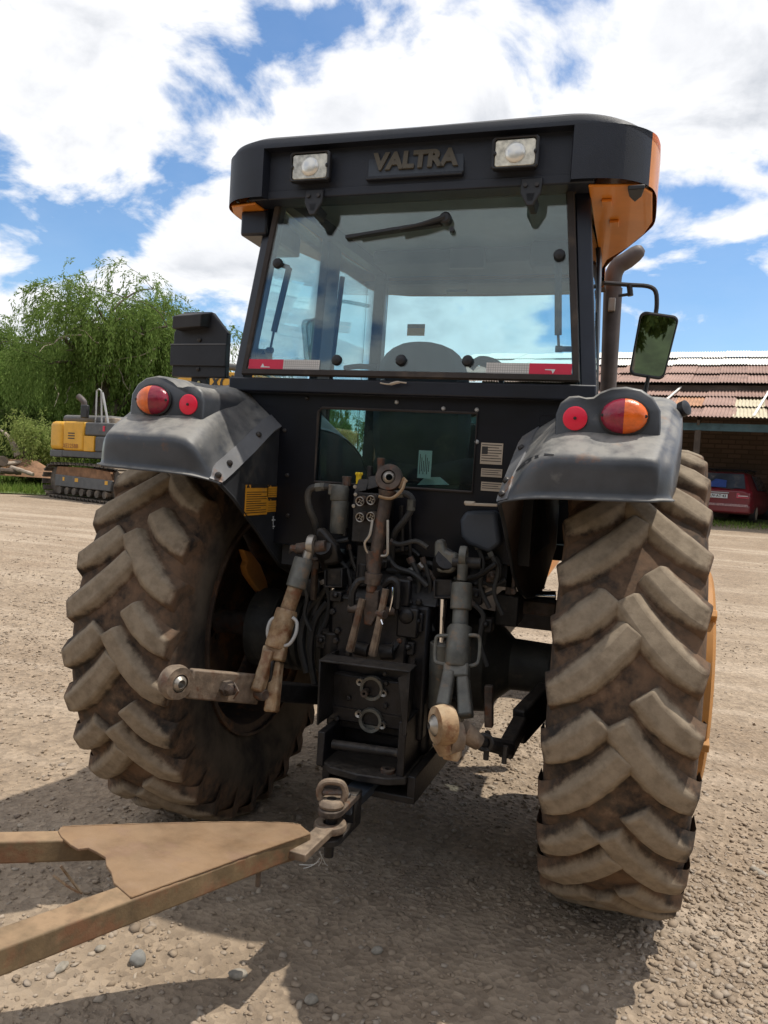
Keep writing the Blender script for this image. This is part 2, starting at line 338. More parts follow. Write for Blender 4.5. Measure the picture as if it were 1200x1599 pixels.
    def build(s, name, mats, parent=None, smooth=35, bevel=0, segs=2, fix=True, subsurf=0, solid=0, label=None):
        me = bpy.data.meshes.new(name); me.from_pydata(s.v, [], s.f)
        if not isinstance(mats, (list, tuple)): mats = [mats]
        for mm in mats: me.materials.append(MATS[mm])
        if len(mats) > 1: me.polygons.foreach_set('material_index', s.m)
        if fix:
            bm = bmesh.new(); bm.from_mesh(me); bmesh.ops.remove_doubles(bm, verts=bm.verts, dist=1e-5); bmesh.ops.recalc_face_normals(bm, faces=bm.faces); bm.to_mesh(me); bm.free()
        if smooth: me.polygons.foreach_set('use_smooth', [True]*len(me.polygons)); me.set_sharp_from_angle(angle=rad(smooth))
        o = bpy.data.objects.new(name, me); COL.objects.link(o)
        if parent: o.parent = parent
        if solid: md = o.modifiers.new('solid', 'SOLIDIFY'); md.thickness = solid; md.offset = 0
        if bevel: md = o.modifiers.new('bevel', 'BEVEL'); md.width = bevel; md.segments = segs; md.limit_method = 'ANGLE'; md.angle_limit = rad(40)
        if subsurf: md = o.modifiers.new('sub', 'SUBSURF'); md.levels = subsurf; md.render_levels = subsurf
        if label: o['label'] = label
        return o
def catmull(pts, k, closed=False):
    pts = [Vector(p) for p in pts]; n = len(pts); out = []
    for i in range(n if closed else n-1):
        p0 = pts[(i-1) % n] if closed else pts[max(i-1, 0)]; p1 = pts[i]; p2 = pts[(i+1) % n]; p3 = pts[(i+2) % n] if closed else pts[min(i+2, n-1)]
        for j in range(k):
            t = j/k; out.append(.5*((2*p1)+(p2-p0)*t+(2*p0-5*p1+4*p2-p3)*t*t+(3*p1-p0-3*p2+p3)*t**3))
    if not closed: out.append(pts[-1])
    return out
def fastmesh(name, v, f, mats, parent=None, smooth=False, mi=None):
    v = np.asarray(v, np.float32); f = np.asarray(f, np.int32); k = f.shape[1]
    me = bpy.data.meshes.new(name); me.vertices.add(len(v)); me.vertices.foreach_set('co', v.ravel())
    me.loops.add(f.size); me.loops.foreach_set('vertex_index', f.ravel()); me.polygons.add(len(f))
    me.polygons.foreach_set('loop_start', np.arange(len(f), dtype=np.int32)*k)
    for mm in (mats if isinstance(mats, (list, tuple)) else [mats]): me.materials.append(MATS[mm])
    if mi is not None: me.polygons.foreach_set('material_index', np.asarray(mi, np.int32))
    me.update(calc_edges=True); me.validate()
    if smooth: me.polygons.foreach_set('use_smooth', [True]*len(f))
    o = bpy.data.objects.new(name, me); COL.objects.link(o)
    if parent: o.parent = parent
    return o
def empty(name, loc=(0, 0, 0), rz=0, parent=None):
    o = bpy.data.objects.new(name, None); COL.objects.link(o); o.location = loc; o.rotation_euler = (0, 0, rz); o.empty_display_size = .2
    if parent: o.parent = parent
    return o
def tag(o, label=None, cat=None, group=None, kind=None):
    for k, v in (('label', label), ('category', cat), ('group', group), ('kind', kind)):
        if v: o[k] = v
    return o
def twin(o, parent, dloc=(0, 0, 0), mat=None, loc=None):
    c = o.copy(); COL.objects.link(c); c.parent = parent; c.location = Vector(o.location)+Vector(dloc) if loc is None else loc
    if 'label' in c and parent: del c['label']
    return c
def text_mesh(body, size, name, mat, parent, mw, extrude=.0005, align='CENTER', bold=0., sx=1., shear=0.):
    cu = bpy.data.curves.new('t', 'FONT'); cu.body = body; cu.size = size; cu.extrude = extrude; cu.align_x = align; cu.align_y = 'CENTER'; cu.offset = bold; cu.shear = shear; cu.resolution_u = 3
    t = bpy.data.objects.new('t', cu); COL.objects.link(t); dg = bpy.context.evaluated_depsgraph_get()
    me = bpy.data.meshes.new_from_object(t.evaluated_get(dg)); bpy.data.objects.remove(t); bpy.data.curves.remove(cu)
    me.name = name; me.transform(mw @ Matrix.Diagonal((sx, 1, 1, 1))); me.materials.clear(); me.materials.append(MATS[mat])
    o = bpy.data.objects.new(name, me); COL.objects.link(o)
    if parent: o.parent = parent
    return o
def frame(org, x, y):       # matrix with local x, y axes and z = x cross y
    x = Vector(x).normalized(); z = x.cross(Vector(y)).normalized(); y = z.cross(x)
    return Matrix(((x.x, y.x, z.x, org[0]), (x.y, y.y, z.y, org[1]), (x.z, y.z, z.z, org[2]), (0, 0, 0, 1)))
def vnoise(x, y, seed=0):
    xi = np.floor(x).astype(np.int64); yi = np.floor(y).astype(np.int64); fx = x-xi; fy = y-yi
    fx = fx*fx*(3-2*fx); fy = fy*fy*(3-2*fy)
    def h(a, b):
        n = (a*374761393 + b*668265263 + seed*1274126177) & 0x7fffffff; n = ((n ^ (n >> 13))*1274126177) & 0x7fffffff
        return ((n ^ (n >> 16)) & 0xffff)/65535.
    return (h(xi, yi)*(1-fx)+h(xi+1, yi)*fx)*(1-fy)+(h(xi, yi+1)*(1-fx)+h(xi+1, yi+1)*fx)*fy
def fbm(x, y, oct=4, seed=0):
    a = 0; amp = .5; t = 0
    for i in range(oct): a = a+vnoise(x*2**i, y*2**i, seed+i)*amp; t += amp; amp *= .5
    return a/t-.5
# ================================================================== the ground
def sstep(x, a, b):
    t = np.clip((x-a)/(b-a), 0, 1); return t*t*(3-2*t)
def terrain(x, y, fine=True):
    x = np.asarray(x, float); y = np.asarray(y, float)
    dx = x-CAMP.x; dy = y-CAMP.y; s = dx*RH.x+dy*RH.y; D = dx*FH.x+dy*FH.y
    h = sstep(D, 6, 24)*np.clip(.53+.022*s, .2, .95)
    h = h + sstep(D, 23.5, 36)*1.25*sstep(-s, -1, 6)
    h = h + sstep(-D, 4, 30)*.6
    h = h + fbm(x*.25, y*.25, 3, 5)*.10*sstep(np.abs(D-3), 3, 9)
    if fine:
        near = 1-sstep(np.hypot(dx, dy), 9, 16)
        h = h + near*(fbm(x*1.7, y*1.7, 3, 11)*.035 + fbm(x*9, y*9, 3, 23)*.012)
    return h
def gz(x, y): return float(terrain(np.array([x]), np.array([y]))[0])
def ground():
    def axis(lo, hi, step, far):
        c = list(np.arange(lo, hi, step)); st = step; v = hi; up = []
        while v < far: up.append(v); st *= 1.16; v += st
        st = step; v = lo-step; dn = []
        while v > -far: dn.append(v); st *= 1.16; v -= st
        return np.array(dn[::-1]+c+up+[far])
    xs = axis(-3.2, 3.2, .025, 500); ys = axis(-1.7, 3.6, .025, 600)
    X, Y = np.meshgrid(xs, ys); Z = terrain(X, Y)
    n, m = X.shape; idx = np.arange(n*m).reshape(n, m)
    f = np.stack([idx[:-1, :-1], idx[:-1, 1:], idx[1:, 1:], idx[1:, :-1]], -1).reshape(-1, 4)
    mt = bpy.data.materials.new('ground_dirt'); mt.use_nodes = True; nt = mt.node_tree; N = nt.nodes; L = nt.links; b = N['Principled BSDF']; b.inputs['Roughness'].default_value = .95; b.inputs['Specular IOR Level'].default_value = .2
    g = N.new('ShaderNodeNewGeometry')
    def noise(s_, det=8, r=.6):
        q = N.new('ShaderNodeTexNoise'); q.inputs['Scale'].default_value = s_; q.inputs['Detail'].default_value = det; q.inputs['Roughness'].default_value = r; L.new(g.outputs['Position'], q.inputs['Vector']); return q.outputs[0]
    def rng(v, a, c, lo=0., hi=1.):
        r_ = N.new('ShaderNodeMapRange'); L.new(v, r_.inputs[0]); r_.inputs[1].default_value = a; r_.inputs[2].default_value = c; r_.inputs[3].default_value = lo; r_.inputs[4].default_value = hi; return r_.outputs[0]
    def mix(fc, a, c):
        x = N.new('ShaderNodeMix'); x.data_type = 'RGBA'; L.new(fc, x.inputs[0])
        for i, v in ((6, a), (7, c)):
            if isinstance(v, tuple): x.inputs[i].default_value = (*v, 1)
            else: L.new(v, x.inputs[i])
        return x.outputs[2]
    c = mix(rng(noise(.7, 6), .35, .65), (.305, .228, .158), (.395, .308, .222))
    c = mix(rng(noise(9, 8), .42, .7), c, (.255, .195, .14))
    mpp = N.new('ShaderNodeMapping'); mpp.inputs['Rotation'].default_value = (0, 0, rad(-24)); mpp.inputs['Scale'].default_value = (.22, 1.9, 1); L.new(g.outputs['Position'], mpp.inputs[0])
    tn = N.new('ShaderNodeTexNoise'); tn.inputs['Scale'].default_value = 1.0; tn.inputs['Detail'].default_value = 5; L.new(mpp.outputs[0], tn.inputs['Vector'])
    c = mix(rng(tn.outputs[0], .50, .66, 0, .8), c, (.45, .36, .27))          # compacted wheel tracks, paler dust
    c = mix(rng(noise(.33, 5), .60, .72, 0, .55), c, (.26, .185, .125))         # redder bare soil
    vo = N.new('ShaderNodeTexVoronoi'); vo.inputs['Scale'].default_value = 38; L.new(g.outputs['Position'], vo.inputs['Vector'])
    c = mix(rng(vo.outputs[0], .0, .5, 0, .0), c, (.2, .16, .12))
    vc = N.new('ShaderNodeMix'); vc.data_type = 'RGBA'; vc.blend_type = 'MULTIPLY'; vc.inputs[0].default_value = .45
    bw = N.new('ShaderNodeRGBToBW'); L.new(vo.outputs[1], bw.inputs[0]); gr = N.new('ShaderNodeCombineColor')
    rr = rng(bw.outputs[0], .2, .8, .62, 1.25)
    for i in range(3): L.new(rr, gr.inputs[i])
    L.new(c, vc.inputs[6]); L.new(gr.outputs[0], vc.inputs[7])
    # the yard gives way to grass towards the bank on the left and the foot of the shed
    L.new(vc.outputs[2], b.inputs['Base Color'])
    bp = N.new('ShaderNodeBump'); bp.inputs['Strength'].default_value = .6; bp.inputs['Distance'].default_value = .02
    ad = N.new('ShaderNodeMath'); ad.operation = 'ADD'; L.new(noise(45, 8, .7), ad.inputs[0]); L.new(vo.outputs[0], ad.inputs[1]); L.new(ad.outputs[0], bp.inputs['Height']); L.new(bp.outputs[0], b.inputs['Normal'])
    MATS['ground_dirt'] = mt
    o = fastmesh('ground', np.stack([X.ravel(), Y.ravel(), Z.ravel()], 1), f, 'ground_dirt', smooth=True)
    tag(o, 'dusty beige gravel yard', kind='structure')
    # grass bank on the far left, a sheet following the rise
    M('turf', (.12, .16, .045), .95, var=.4, scale=.8, dust=(.25, .20, .12), dust_amt=.35, dust_scale=.5, bump=.5, bump_scale=8)
    ss = np.linspace(-45, 12, 90); DD = np.linspace(22.6, 70, 60)
    S, D_ = np.meshgrid(ss, DD); edge = fbm(S*.4, S*0+3, 3, 77)*1.6
    D2 = D_ + edge*(1-sstep(D_, 22.6, 30))
    X2 = CAMP.x+S*RH.x+D2*FH.x; Y2 = CAMP.y+S*RH.y+D2*FH.y; Z2 = terrain(X2, Y2, False)+.03+.05*sstep(D2, 23, 25)
    n, m = X2.shape; idx = np.arange(n*m).reshape(n, m)
    f2 = np.stack([idx[:-1, :-1], idx[:-1, 1:], idx[1:, 1:], idx[1:, :-1]], -1).reshape(-1, 4)
    tag(fastmesh('grass_bank', np.stack([X2.ravel(), Y2.ravel(), Z2.ravel()], 1), f2, 'turf', smooth=True), 'grassy bank rising to the willows', kind='structure')
ground()
def SD(s, D, z=0.): # lateral, depth on the ground
    x = CAMP.x+s*RH.x+D*FH.x; y = CAMP.y+s*RH.y+D*FH.y; return Vector((x, y, float(terrain(np.array([x]), np.array([y]), False)[0])+z))

# gravel: real stones lying on the yard
ICO_V = []; ICO_F = []
def _ico():
    bm = bmesh.new(); bmesh.ops.create_icosphere(bm, subdivisions=1, radius=1)
    v = np.array([q.co[:] for q in bm.verts]); f = np.array([[q.index for q in fc.verts] for fc in bm.faces]); bm.free(); return v, f
ICO_V, ICO_F = _ico()
def gravel():
    N0 = 210000
    # even spread on the screen-ish fan in front of the camera, real positions on the ground
    D = 1.5*np.exp(RNG.uniform(0, 1, N0)**1.35*np.log(15/1.5)); s = RNG.uniform(-1, 1, N0)*(.62*D+.5)
    x = CAMP.x+s*RH.x+D*FH.x; y = CAMP.y+s*RH.y+D*FH.y
    patch = fbm(x*.55+3, y*.55, 3, 41)+.5
    keep = RNG.uniform(0, 1, N0) < np.clip((patch-.42)*3.4, .10, .9)*np.where((x-CAMP.x)*RH.x+(y-CAMP.y)*RH.y > .30, .6, 1.)*np.clip(1.25-(D-2)/9, .35, 1)
    # the wheels have pressed a smoother strip
    x, y, D = x[keep], y[keep], D[keep]
    x, y, D = x[:88000], y[:88000], D[:88000]; n = len(x)
    size = np.clip(np.exp(RNG.normal(np.log(.0062), .52, n)), .0026, .0165)*(1+np.clip((D-6)/10, 0, 1)*.5)
    z = terrain(x, y)
    sc3 = size[:, None]*RNG.uniform(.6, 1.35, (n, 3)); sc3[:, 2] *= .46
    ang = RNG.uniform(0, 2*np.pi, n); tilt = RNG.normal(0, .35, n)
    jit = 1+RNG.uniform(-.5, .38, (n, len(ICO_V), 1))
    V = ICO_V[None]*jit*sc3[:, None, :]
    ct, st = np.cos(tilt)[:, None], np.sin(tilt)[:, None]
    Y1 = V[..., 1]*ct-V[..., 2]*st; Z1 = V[..., 1]*st+V[..., 2]*ct
    ca, sa = np.cos(ang)[:, None], np.sin(ang)[:, None]
    X2 = V[..., 0]*ca-Y1*sa+x[:, None]; Y2 = V[..., 0]*sa+Y1*ca+y[:, None]; Z2 = Z1+(z+sc3[:, 2]*.35)[:, None]
    V = np.stack([X2, Y2, Z2], -1).reshape(-1, 3)
    F = (ICO_F[None]+(np.arange(n)*len(ICO_V))[:, None, None]).reshape(-1, 3)
    m = bpy.data.materials.new('gravel'); m.use_nodes = True; nt = m.node_tree; b = nt.nodes['Principled BSDF']; b.inputs['Roughness'].default_value = .92; b.inputs['Specular IOR Level'].default_value = .25
    g = nt.nodes.new('ShaderNodeNewGeometry'); r_ = nt.nodes.new('ShaderNodeValToRGB'); nt.links.new(g.outputs['Random Per Island'], r_.inputs[0])
    e = r_.color_ramp; e.elements[0].color = (.225, .175, .13, 1); e.elements[1].color = (.41, .335, .255, 1)
    for p_, c_ in ((.25, (.29, .222, .158, 1)), (.6, (.345, .268, .195, 1)), (.8, (.33, .272, .215, 1))): q = e.elements.new(p_); q.color = c_
    nt.links.new(r_.outputs[0], b.inputs['Base Color']); MATS['gravel'] = m
    tag(fastmesh('gravel', V, F, 'gravel'), 'loose beige gravel scattered over the yard', 'gravel', kind='stuff')
gravel()
def rock(name, label, px, py, r, mat, seed, sq=(1, .8, .65)):
    rnd = random.Random(seed); p = PZ(px, py, .02); bm = bmesh.new(); bmesh.ops.create_icosphere(bm, subdivisions=3, radius=1)
    from mathutils import noise as mn
    for v in bm.verts:
        k = 1+.22*mn.noise(v.co*1.1+Vector((seed*3.1, 0, 0)))+.06*mn.noise(v.co*3.1); v.co = Vector((v.co.x*sq[0], v.co.y*sq[1], v.co.z*sq[2]))*k*r
    me = bpy.data.meshes.new(name); bm.to_mesh(me); bm.free(); me.materials.append(MATS[mat]); me.polygons.foreach_set('use_smooth', [True]*len(me.polygons))
    o = bpy.data.objects.new(name, me); COL.objects.link(o); o.location = (p.x, p.y, gz(p.x, p.y)+r*sq[2]*.55); o.rotation_euler = (rnd.uniform(-.2, .2), rnd.uniform(-.2, .2), rnd.uniform(0, 6))
    tag(o, label, 'stone', 'larger stones lying on the yard'); return o
rock('stone', 'rounded blue-grey stone lying alone below the rusty drawbar', 216, 1487, .032, 'stone_grey', 3)
rock('stone', 'flat pale stone left of the blue-grey stone under the drawbar', 97, 1500, .021, 'stone', 5, (1.2, .8, .45))
rock('stone', 'angular pale stone at the tip of the drawbar shadow', 372, 1512, .026, 'stone', 8, (1.2, .7, .6))
rock('stone', 'small tan stone touching the near edge of the drawbar beam', 158, 1468, .017, 'stone', 9)
rock('stone', 'brown cube-like stone in the tractor shadow near the bottom edge', 590, 1475, .020, 'stone', 12)
rock('stone', 'pale stone at the shadow corner near the bottom, right of the drawbar', 487, 1550, .022, 'stone', 15, (1.1, .8, .6))
rock('stone', 'flat stone on open gravel right of the big rear tyre', 1185, 1355, .026, 'stone', 17, (1.4, .8, .4))

# ================================================================== trees
def leaf_cloud(pts, dirs, L_, W_, rng, droop=0.):
    n = len(pts); d = dirs+rng.normal(0, .35, (n, 3)); d[:, 2] -= droop; d /= np.linalg.norm(d, axis=1)[:, None]
    a = rng.normal(0, 1, (n, 3)); sd = np.cross(d, a); sd /= np.linalg.norm(sd, axis=1)[:, None]
    l = (L_*rng.uniform(.6, 1.3, n))[:, None]; w_ = (W_*rng.uniform(.7, 1.3, n))[:, None]
    v = np.stack([pts, pts+d*l*.5+sd*w_*.5, pts+d*l, pts+d*l*.5-sd*w_*.5], 1).reshape(-1, 3)
    return v, np.arange(n*4).reshape(-1, 4)
def willow(name, label, base, H, spread, seed, leafmat='willow_leaf', nstrand=900, nleaf=62, group='trees on the bank', lean=(0, 0), weep=1.0, dead=0, trunk_r=.34, leafsz=(.17, .042), low=.30):
    rng = np.random.default_rng(seed); rnd = random.Random(seed); root = empty(name, base); tag(root, label, 'tree', group)
    mb = MB(); tips = []; lmb = MB()
    def limb(p, d, length, r, depth):
        pts = [p]; q = p.copy(); dd = d.normalized(); k = 6
        for i in range(k):
            dd = (dd+Vector((rnd.gauss(0, .17), rnd.gauss(0, .17), rnd.gauss(0, .10)+(.05 if depth < 2 else -.06)))).normalized(); q = q+dd*(length/k); pts.append(q.copy())
        rs = [r*(1-.62*i/k) for i in range(k+1)]
        (mb if depth == 0 else lmb).tube(pts, rs, 9 if depth < 2 else 5, caps=False)
        if depth >= 2: tips.extend((pts[i], (pts[i]-pts[i-1]).normalized()) for i in range(1, k+1))
        elif depth == 1: tips.extend((pts[i], (pts[i]-pts[i-1]).normalized()) for i in (4, 5, 6))
        if depth < 3:
            nb = (rnd.randint(4, 5), rnd.randint(4, 5), 3)[depth]
            for j in range(nb):
                i = k if j == 0 else rnd.randint(2, k); az = rnd.uniform(0, 6.283)
                out = Vector((math.cos(az), math.sin(az), rnd.uniform(.15, .9) if depth < 2 else rnd.uniform(-.1, .7)))
                nd = (dd*.45+out).normalized()
                limb(pts[i], nd, length*rnd.uniform(.58, .82), rs[i]*.68, depth+1)
    limb(Vector((0, 0, -.2)), Vector((lean[0], lean[1], 1)), H*.36, trunk_r, 0)
    # scale the limb skeleton so that it fills the crown
    allp = np.array([t[0] for t in tips]); zs = H*.93/max(allp[:, 2].max(), .1); xs = spread/np.percentile(np.hypot(allp[:, 0], allp[:, 1]), 92)
    for b_ in (mb, lmb): b_.v = [(v[0]*xs, v[1]*xs, v[2]*zs) for v in b_.v]
    tp = allp*np.array([xs, xs, zs]); td = np.array([t[1] for t in tips])
    mb.build('trunk', 'bark', root, fix=False); lmb.build('limbs', 'bark', root, fix=False)
    ii = rng.integers(0, len(tp), nstrand); P0 = tp[ii]+rng.normal(0, .22, (nstrand, 3)); d0 = td[ii]+rng.normal(0, .5, (nstrand, 3)); d0[:, 2] = np.abs(d0[:, 2])*.5; d0 /= np.linalg.norm(d0, axis=1)[:, None]
    Ls = rng.uniform(.45, 1.0, nstrand)*H*.24*weep+.35
    t = rng.uniform(0, 1, (nstrand, nleaf)); out = np.minimum(t, .45)*2
    pos = P0[:, None, :]+d0[:, None, :]*(out*Ls[:, None]*.42)[..., None]
    pos[..., 2] -= (t**1.6*Ls[:, None]*.95); pos[..., 2] = np.maximum(pos[..., 2], H*.04+rng.uniform(0, low*H*.5, (nstrand, 1)))
    pos += rng.normal(0, .05, pos.shape); dirs = np.zeros_like(pos); dirs[..., 2] = -t*1.4*weep; dirs += d0[:, None, :]*(1-t)[..., None]*.8
    v, f = leaf_cloud(pos.reshape(-1, 3), dirs.reshape(-1, 3)+1e-4, leafsz[0], leafsz[1], rng, .2)
    fastmesh('crown', v, f, leafmat, root)
    if dead:
        db = MB()
        for j in range(dead):
            i = rnd.randrange(len(tp)); p = Vector(tp[i])*.85; dd = Vector((rnd.uniform(-1, 1), rnd.uniform(-1, .2), rnd.uniform(-.5, .4))).normalized(); pts = [p]
            for q in range(5): dd = (dd+Vector((rnd.gauss(0, .3), rnd.gauss(0, .3), rnd.gauss(0, .25)))).normalized(); pts.append(pts[-1]+dd*rnd.uniform(.2, .5))
            db.tube(pts, [.035, .03, .024, .018, .012, .006], 5)
        db.build('dead_branches', 'dead_wood', root, fix=False, label='bare grey dead twigs among the leaves')
    return root
def sky_s(px, D): return (px-600)/FPX*D
willow('willow_tree', 'large weeping willow with dark forked trunk behind the yellow excavator', SD(sky_s(142, 31), 31), 8.7, 3.9, 21, nstrand=1150, nleaf=60, dead=40, trunk_r=.42, lean=(-.1, 0))
willow('willow_tree', 'pale green willow cut off by the left edge of the picture', SD(sky_s(-15, 33), 33), 6.9, 2.3, 34, nstrand=800, nleaf=58, dead=5)
willow('willow_tree', 'darker willow between the big willow and the black box', SD(sky_s(232, 36), 36), 7.4, 2.7, 55, nstrand=900, nleaf=58, dead=8)
willow('round_tree', 'far olive-green tree top showing just left of the cab pillar', SD(sky_s(362, 42), 42), 6.6, 2.6, 71, leafmat='tree_leaf', nstrand=520, nleaf=52, weep=.35, leafsz=(.2, .1))
willow('round_tree', 'far dark tree standing right behind the big willow', SD(sky_s(60, 44), 44), 8.0, 4.2, 88, leafmat='tree_leaf', nstrand=800, nleaf=52, weep=.5, leafsz=(.22, .11))
willow('willow_shrub', 'low pale willow bush left of the excavator', SD(sky_s(55, 26), 26), 2.6, 1.15, 93, leafmat='willow_leaf_pale', nstrand=420, nleaf=46, weep=.7, trunk_r=.09, leafsz=(.12, .034), low=.05)
willow('willow_shrub', 'low green bush under the willow, behind the excavator hood', SD(sky_s(165, 28), 28), 2.5, 1.5, 97, nstrand=380, nleaf=46, weep=.8, trunk_r=.09, leafsz=(.13, .036), low=.05)
willow('willow_shrub', 'dark undergrowth bush at the foot of the left willow', SD(sky_s(5, 30), 30), 2.6, 1.8, 99, leafmat='tree_leaf', nstrand=380, nleaf=46, weep=.8, trunk_r=.09, leafsz=(.14, .05), low=.05)
sh0 = willow('willow_shrub', 'undergrowth bush behind the excavator hood, below the willow crown', SD(sky_s(150, 35), 35), 3.6, 2.3, 131, nstrand=420, nleaf=46, weep=.7, trunk_r=.09, leafsz=(.19, .06), low=.02)
for k, (px_, D_, lb) in enumerate(((60, 36, 'undergrowth bush between the two left willows'), (235, 34, 'undergrowth bush left of the black box on the mudguard'), (315, 36, 'undergrowth bush behind the excavator boom'), (395, 37, 'undergrowth bush seen through the left side of the cab'), (-20, 37, 'undergrowth bush at the left picture edge behind the woodpile'), (480, 38, 'undergrowth bush hidden behind the cab, left of its centre'))):
    c = sh0.copy(); COL.objects.link(c); c.location = SD(sky_s(px_, D_), D_); c.rotation_euler = (0, 0, 1.1*k+.7); c['label'] = lb
    for ch in list(sh0.children):
        q = ch.copy(); COL.objects.link(q); q.parent = c
# a belt of trees across the yard, behind the photographer: it shows only in the mirror and the panes
bt = []
for i, (s, D, h, sp_) in enumerate(((-16, -26, 11, 5.2), (-6, -30, 12.5, 5.6), (5, -27, 11, 5.2))):
    bt.append(willow('round_tree', ['tree in the belt behind the photographer, leftmost in reflections', 'taller tree of the belt behind the photographer', 'tree of the belt behind the photographer, right of the taller one'][i], SD(s, D), h, sp_, 200+i, leafmat='tree_leaf', nstrand=420, nleaf=44, weep=.6, leafsz=(.42, .22), group='trees behind the photographer', low=.05))
for k in range(9):
    src = bt[k % 3]; c = src.copy(); COL.objects.link(c); c.location = SD((-28, -22, -11, -1, 10, 15, 20, 26, 33)[k], (-29, -24, -27, -25, -28, -24, -27, -25, -29)[k]); c.rotation_euler = (0, 0, 1.3*k+.5)
    for ch in list(src.children):
        q = ch.copy(); COL.objects.link(q); q.parent = c
    c['label'] = 'tree %s of the dark belt behind the photographer, counted from the left' % ('one', 'two', 'four', 'six', 'eight', 'nine', 'ten', 'eleven', 'twelve')[k]

# unseen slope added behind the trees to block sky and darken the pane's reflection
hx = np.linspace(-70, 80, 40); hd = np.linspace(-31, -75, 14); HS, HD = np.meshgrid(hx, hd)
HX = CAMP.x+HS*RH.x+HD*FH.x; HY = CAMP.y+HS*RH.y+HD*FH.y; HZ = .3+sstep(-HD, 30, 48)*13+fbm(HS*.15, HD*.15, 3, 8)*3*sstep(-HD, 32, 40)
n, m = HS.shape; idx = np.arange(n*m).reshape(n, m)
M('blocker_green', (.035, .05, .02), .95, var=.5, scale=.6, bump=.5, bump_scale=3)
tag(fastmesh('sky_blocking_slope', np.stack([HX.ravel(), HY.ravel(), HZ.ravel()], 1), np.stack([idx[:-1, :-1], idx[1:, :-1], idx[1:, 1:], idx[:-1, 1:]], -1).reshape(-1, 4), 'blocker_green', smooth=True), 'added dark green slope behind the photographer that darkens reflections', kind='structure')

# grass blades
def grass(name, label, n, srange, drange, hgt, cond=None, seed=5):
    rng = np.random.default_rng(seed); s = rng.uniform(*srange, n); D = rng.uniform(*drange, n)
    if cond is not None: k = cond(s, D, rng); s, D = s[k], D[k]
    x = CAMP.x+s*RH.x+D*FH.x; y = CAMP.y+s*RH.y+D*FH.y; z = terrain(x, y, False)+.02
    p = np.stack([x, y, z], 1); d = np.zeros_like(p); d[:, 2] = 1
    v, f = leaf_cloud(p, d, hgt, hgt*.13, rng)
    tag(fastmesh(name, v, f, 'grass_blade'), label, 'grass', kind='stuff')
grass('grass', 'green grass and weeds on the bank by the excavator', 52000, (-20, 2), (22.4, 40), .30, lambda s, D, r: (fbm(s*.5, D*.5, 3, 9)+.5 > .36) & (r.uniform(0, 1, len(s)) < np.clip(1.3-(D-22)/22, .15, 1)))
grass('grass', 'strip of short grass along the foot of the shed under the red car', 15000, (4, 17), (18.2, 25.5), .12, lambda s, D, r: (np.abs((D-21.4)+(s-9.3)*.47)+fbm(s, D, 2, 4)*1.2 < 1.1), 6)

# dead wood on the left bank
def log(name, label, pts, rs, mat='dead_wood', n=9):
    pts = [Vector(p) for p in pts]; o_ = pts[0].copy(); mb = MB(); c = catmull([p-o_ for p in pts], 4); k = len(c)
    r2 = [rs[0]+(rs[1]-rs[0])*i/(k-1) for i in range(k)]; r2 = [q*(1+.14*math.sin(i*2.3)) for i, q in enumerate(r2)]
    mb.tube(c, r2, n); o = mb.build(name, mat, fix=False); o.location = o_; tag(o, label, 'log', 'dead wood on the bank'); return o
def bk(px, py, D): return PD(px, py, D)
log('dead_branch', 'grey curved dead branch rising from the woodpile', [bk(30, 712, 25), bk(22, 695, 25), bk(12, 680, 25), bk(-4, 668, 25.2)], (.14, .02))
st = MB(); sp0 = bk(43, 718, 25.2)
st.lathe([(.24, -.1), (.2, .15), (.17, .4), (.13, .42), (0, .38)], (0, 0, 0), (0, 0, 1), 9); st.tube([(0.02, 0, .38), (.05, 0, .62), (.02, 0, .75)], [.09, .06, .03], 6)
so_ = st.build('tree_stump', 'dead_dark', fix=False); so_.location = sp0; tag(so_, 'splintered brown stump standing behind the woodpile', 'stump')
log('fallen_log', 'long pale log sloping down at the front of the woodpile', [bk(18, 730, 24), bk(35, 735, 23.8), bk(52, 741, 23.6)], (.07, .06))
log('fallen_log', 'dark round-ended log at the left edge of the picture', [bk(5, 720, 23.8), bk(-10, 722, 24.6), bk(-40, 724, 25)], (.16, .14), 'dead_dark')
log('fallen_log', 'thick grey log lying across the top of the woodpile', [bk(-6, 727, 24), bk(14, 724, 24.2), bk(33, 722, 24.6)], (.09, .06))
log('fallen_log', 'dark log under the pale one in the woodpile', [bk(0, 735, 23.7), bk(18, 736, 23.9), bk(34, 738, 24)], (.10, .08), 'dead_dark')
log('fallen_log', 'thin stick poking right out of the woodpile', [bk(48, 722, 25), bk(56, 720, 25), bk(64, 718, 25)], (.04, .02), 'dead_dark')
eb = MB(); e0 = bk(24, 735, 24.9)
rows_ = []
for i in range(9):
    t = i/8; rows_.append([Vector((RH*(3.2*(t-.5))+FH*(1.6*(u/8-.5)))+Vector((0, 0, -.15+.62*math.sin(math.pi*t)**.8*math.sin(math.pi*u/8)**.8*(.7+.6*float(vnoise(np.array([i*.7]), np.array([u*.9]), 3)[0]))))) for u in range(9)])
eb.grid(rows_); ebo = eb.build('earth_heap', 'mud', fix=False, smooth=60); ebo.location = e0; tag(ebo, 'low heap of brown earth under the woodpile', 'earth heap')
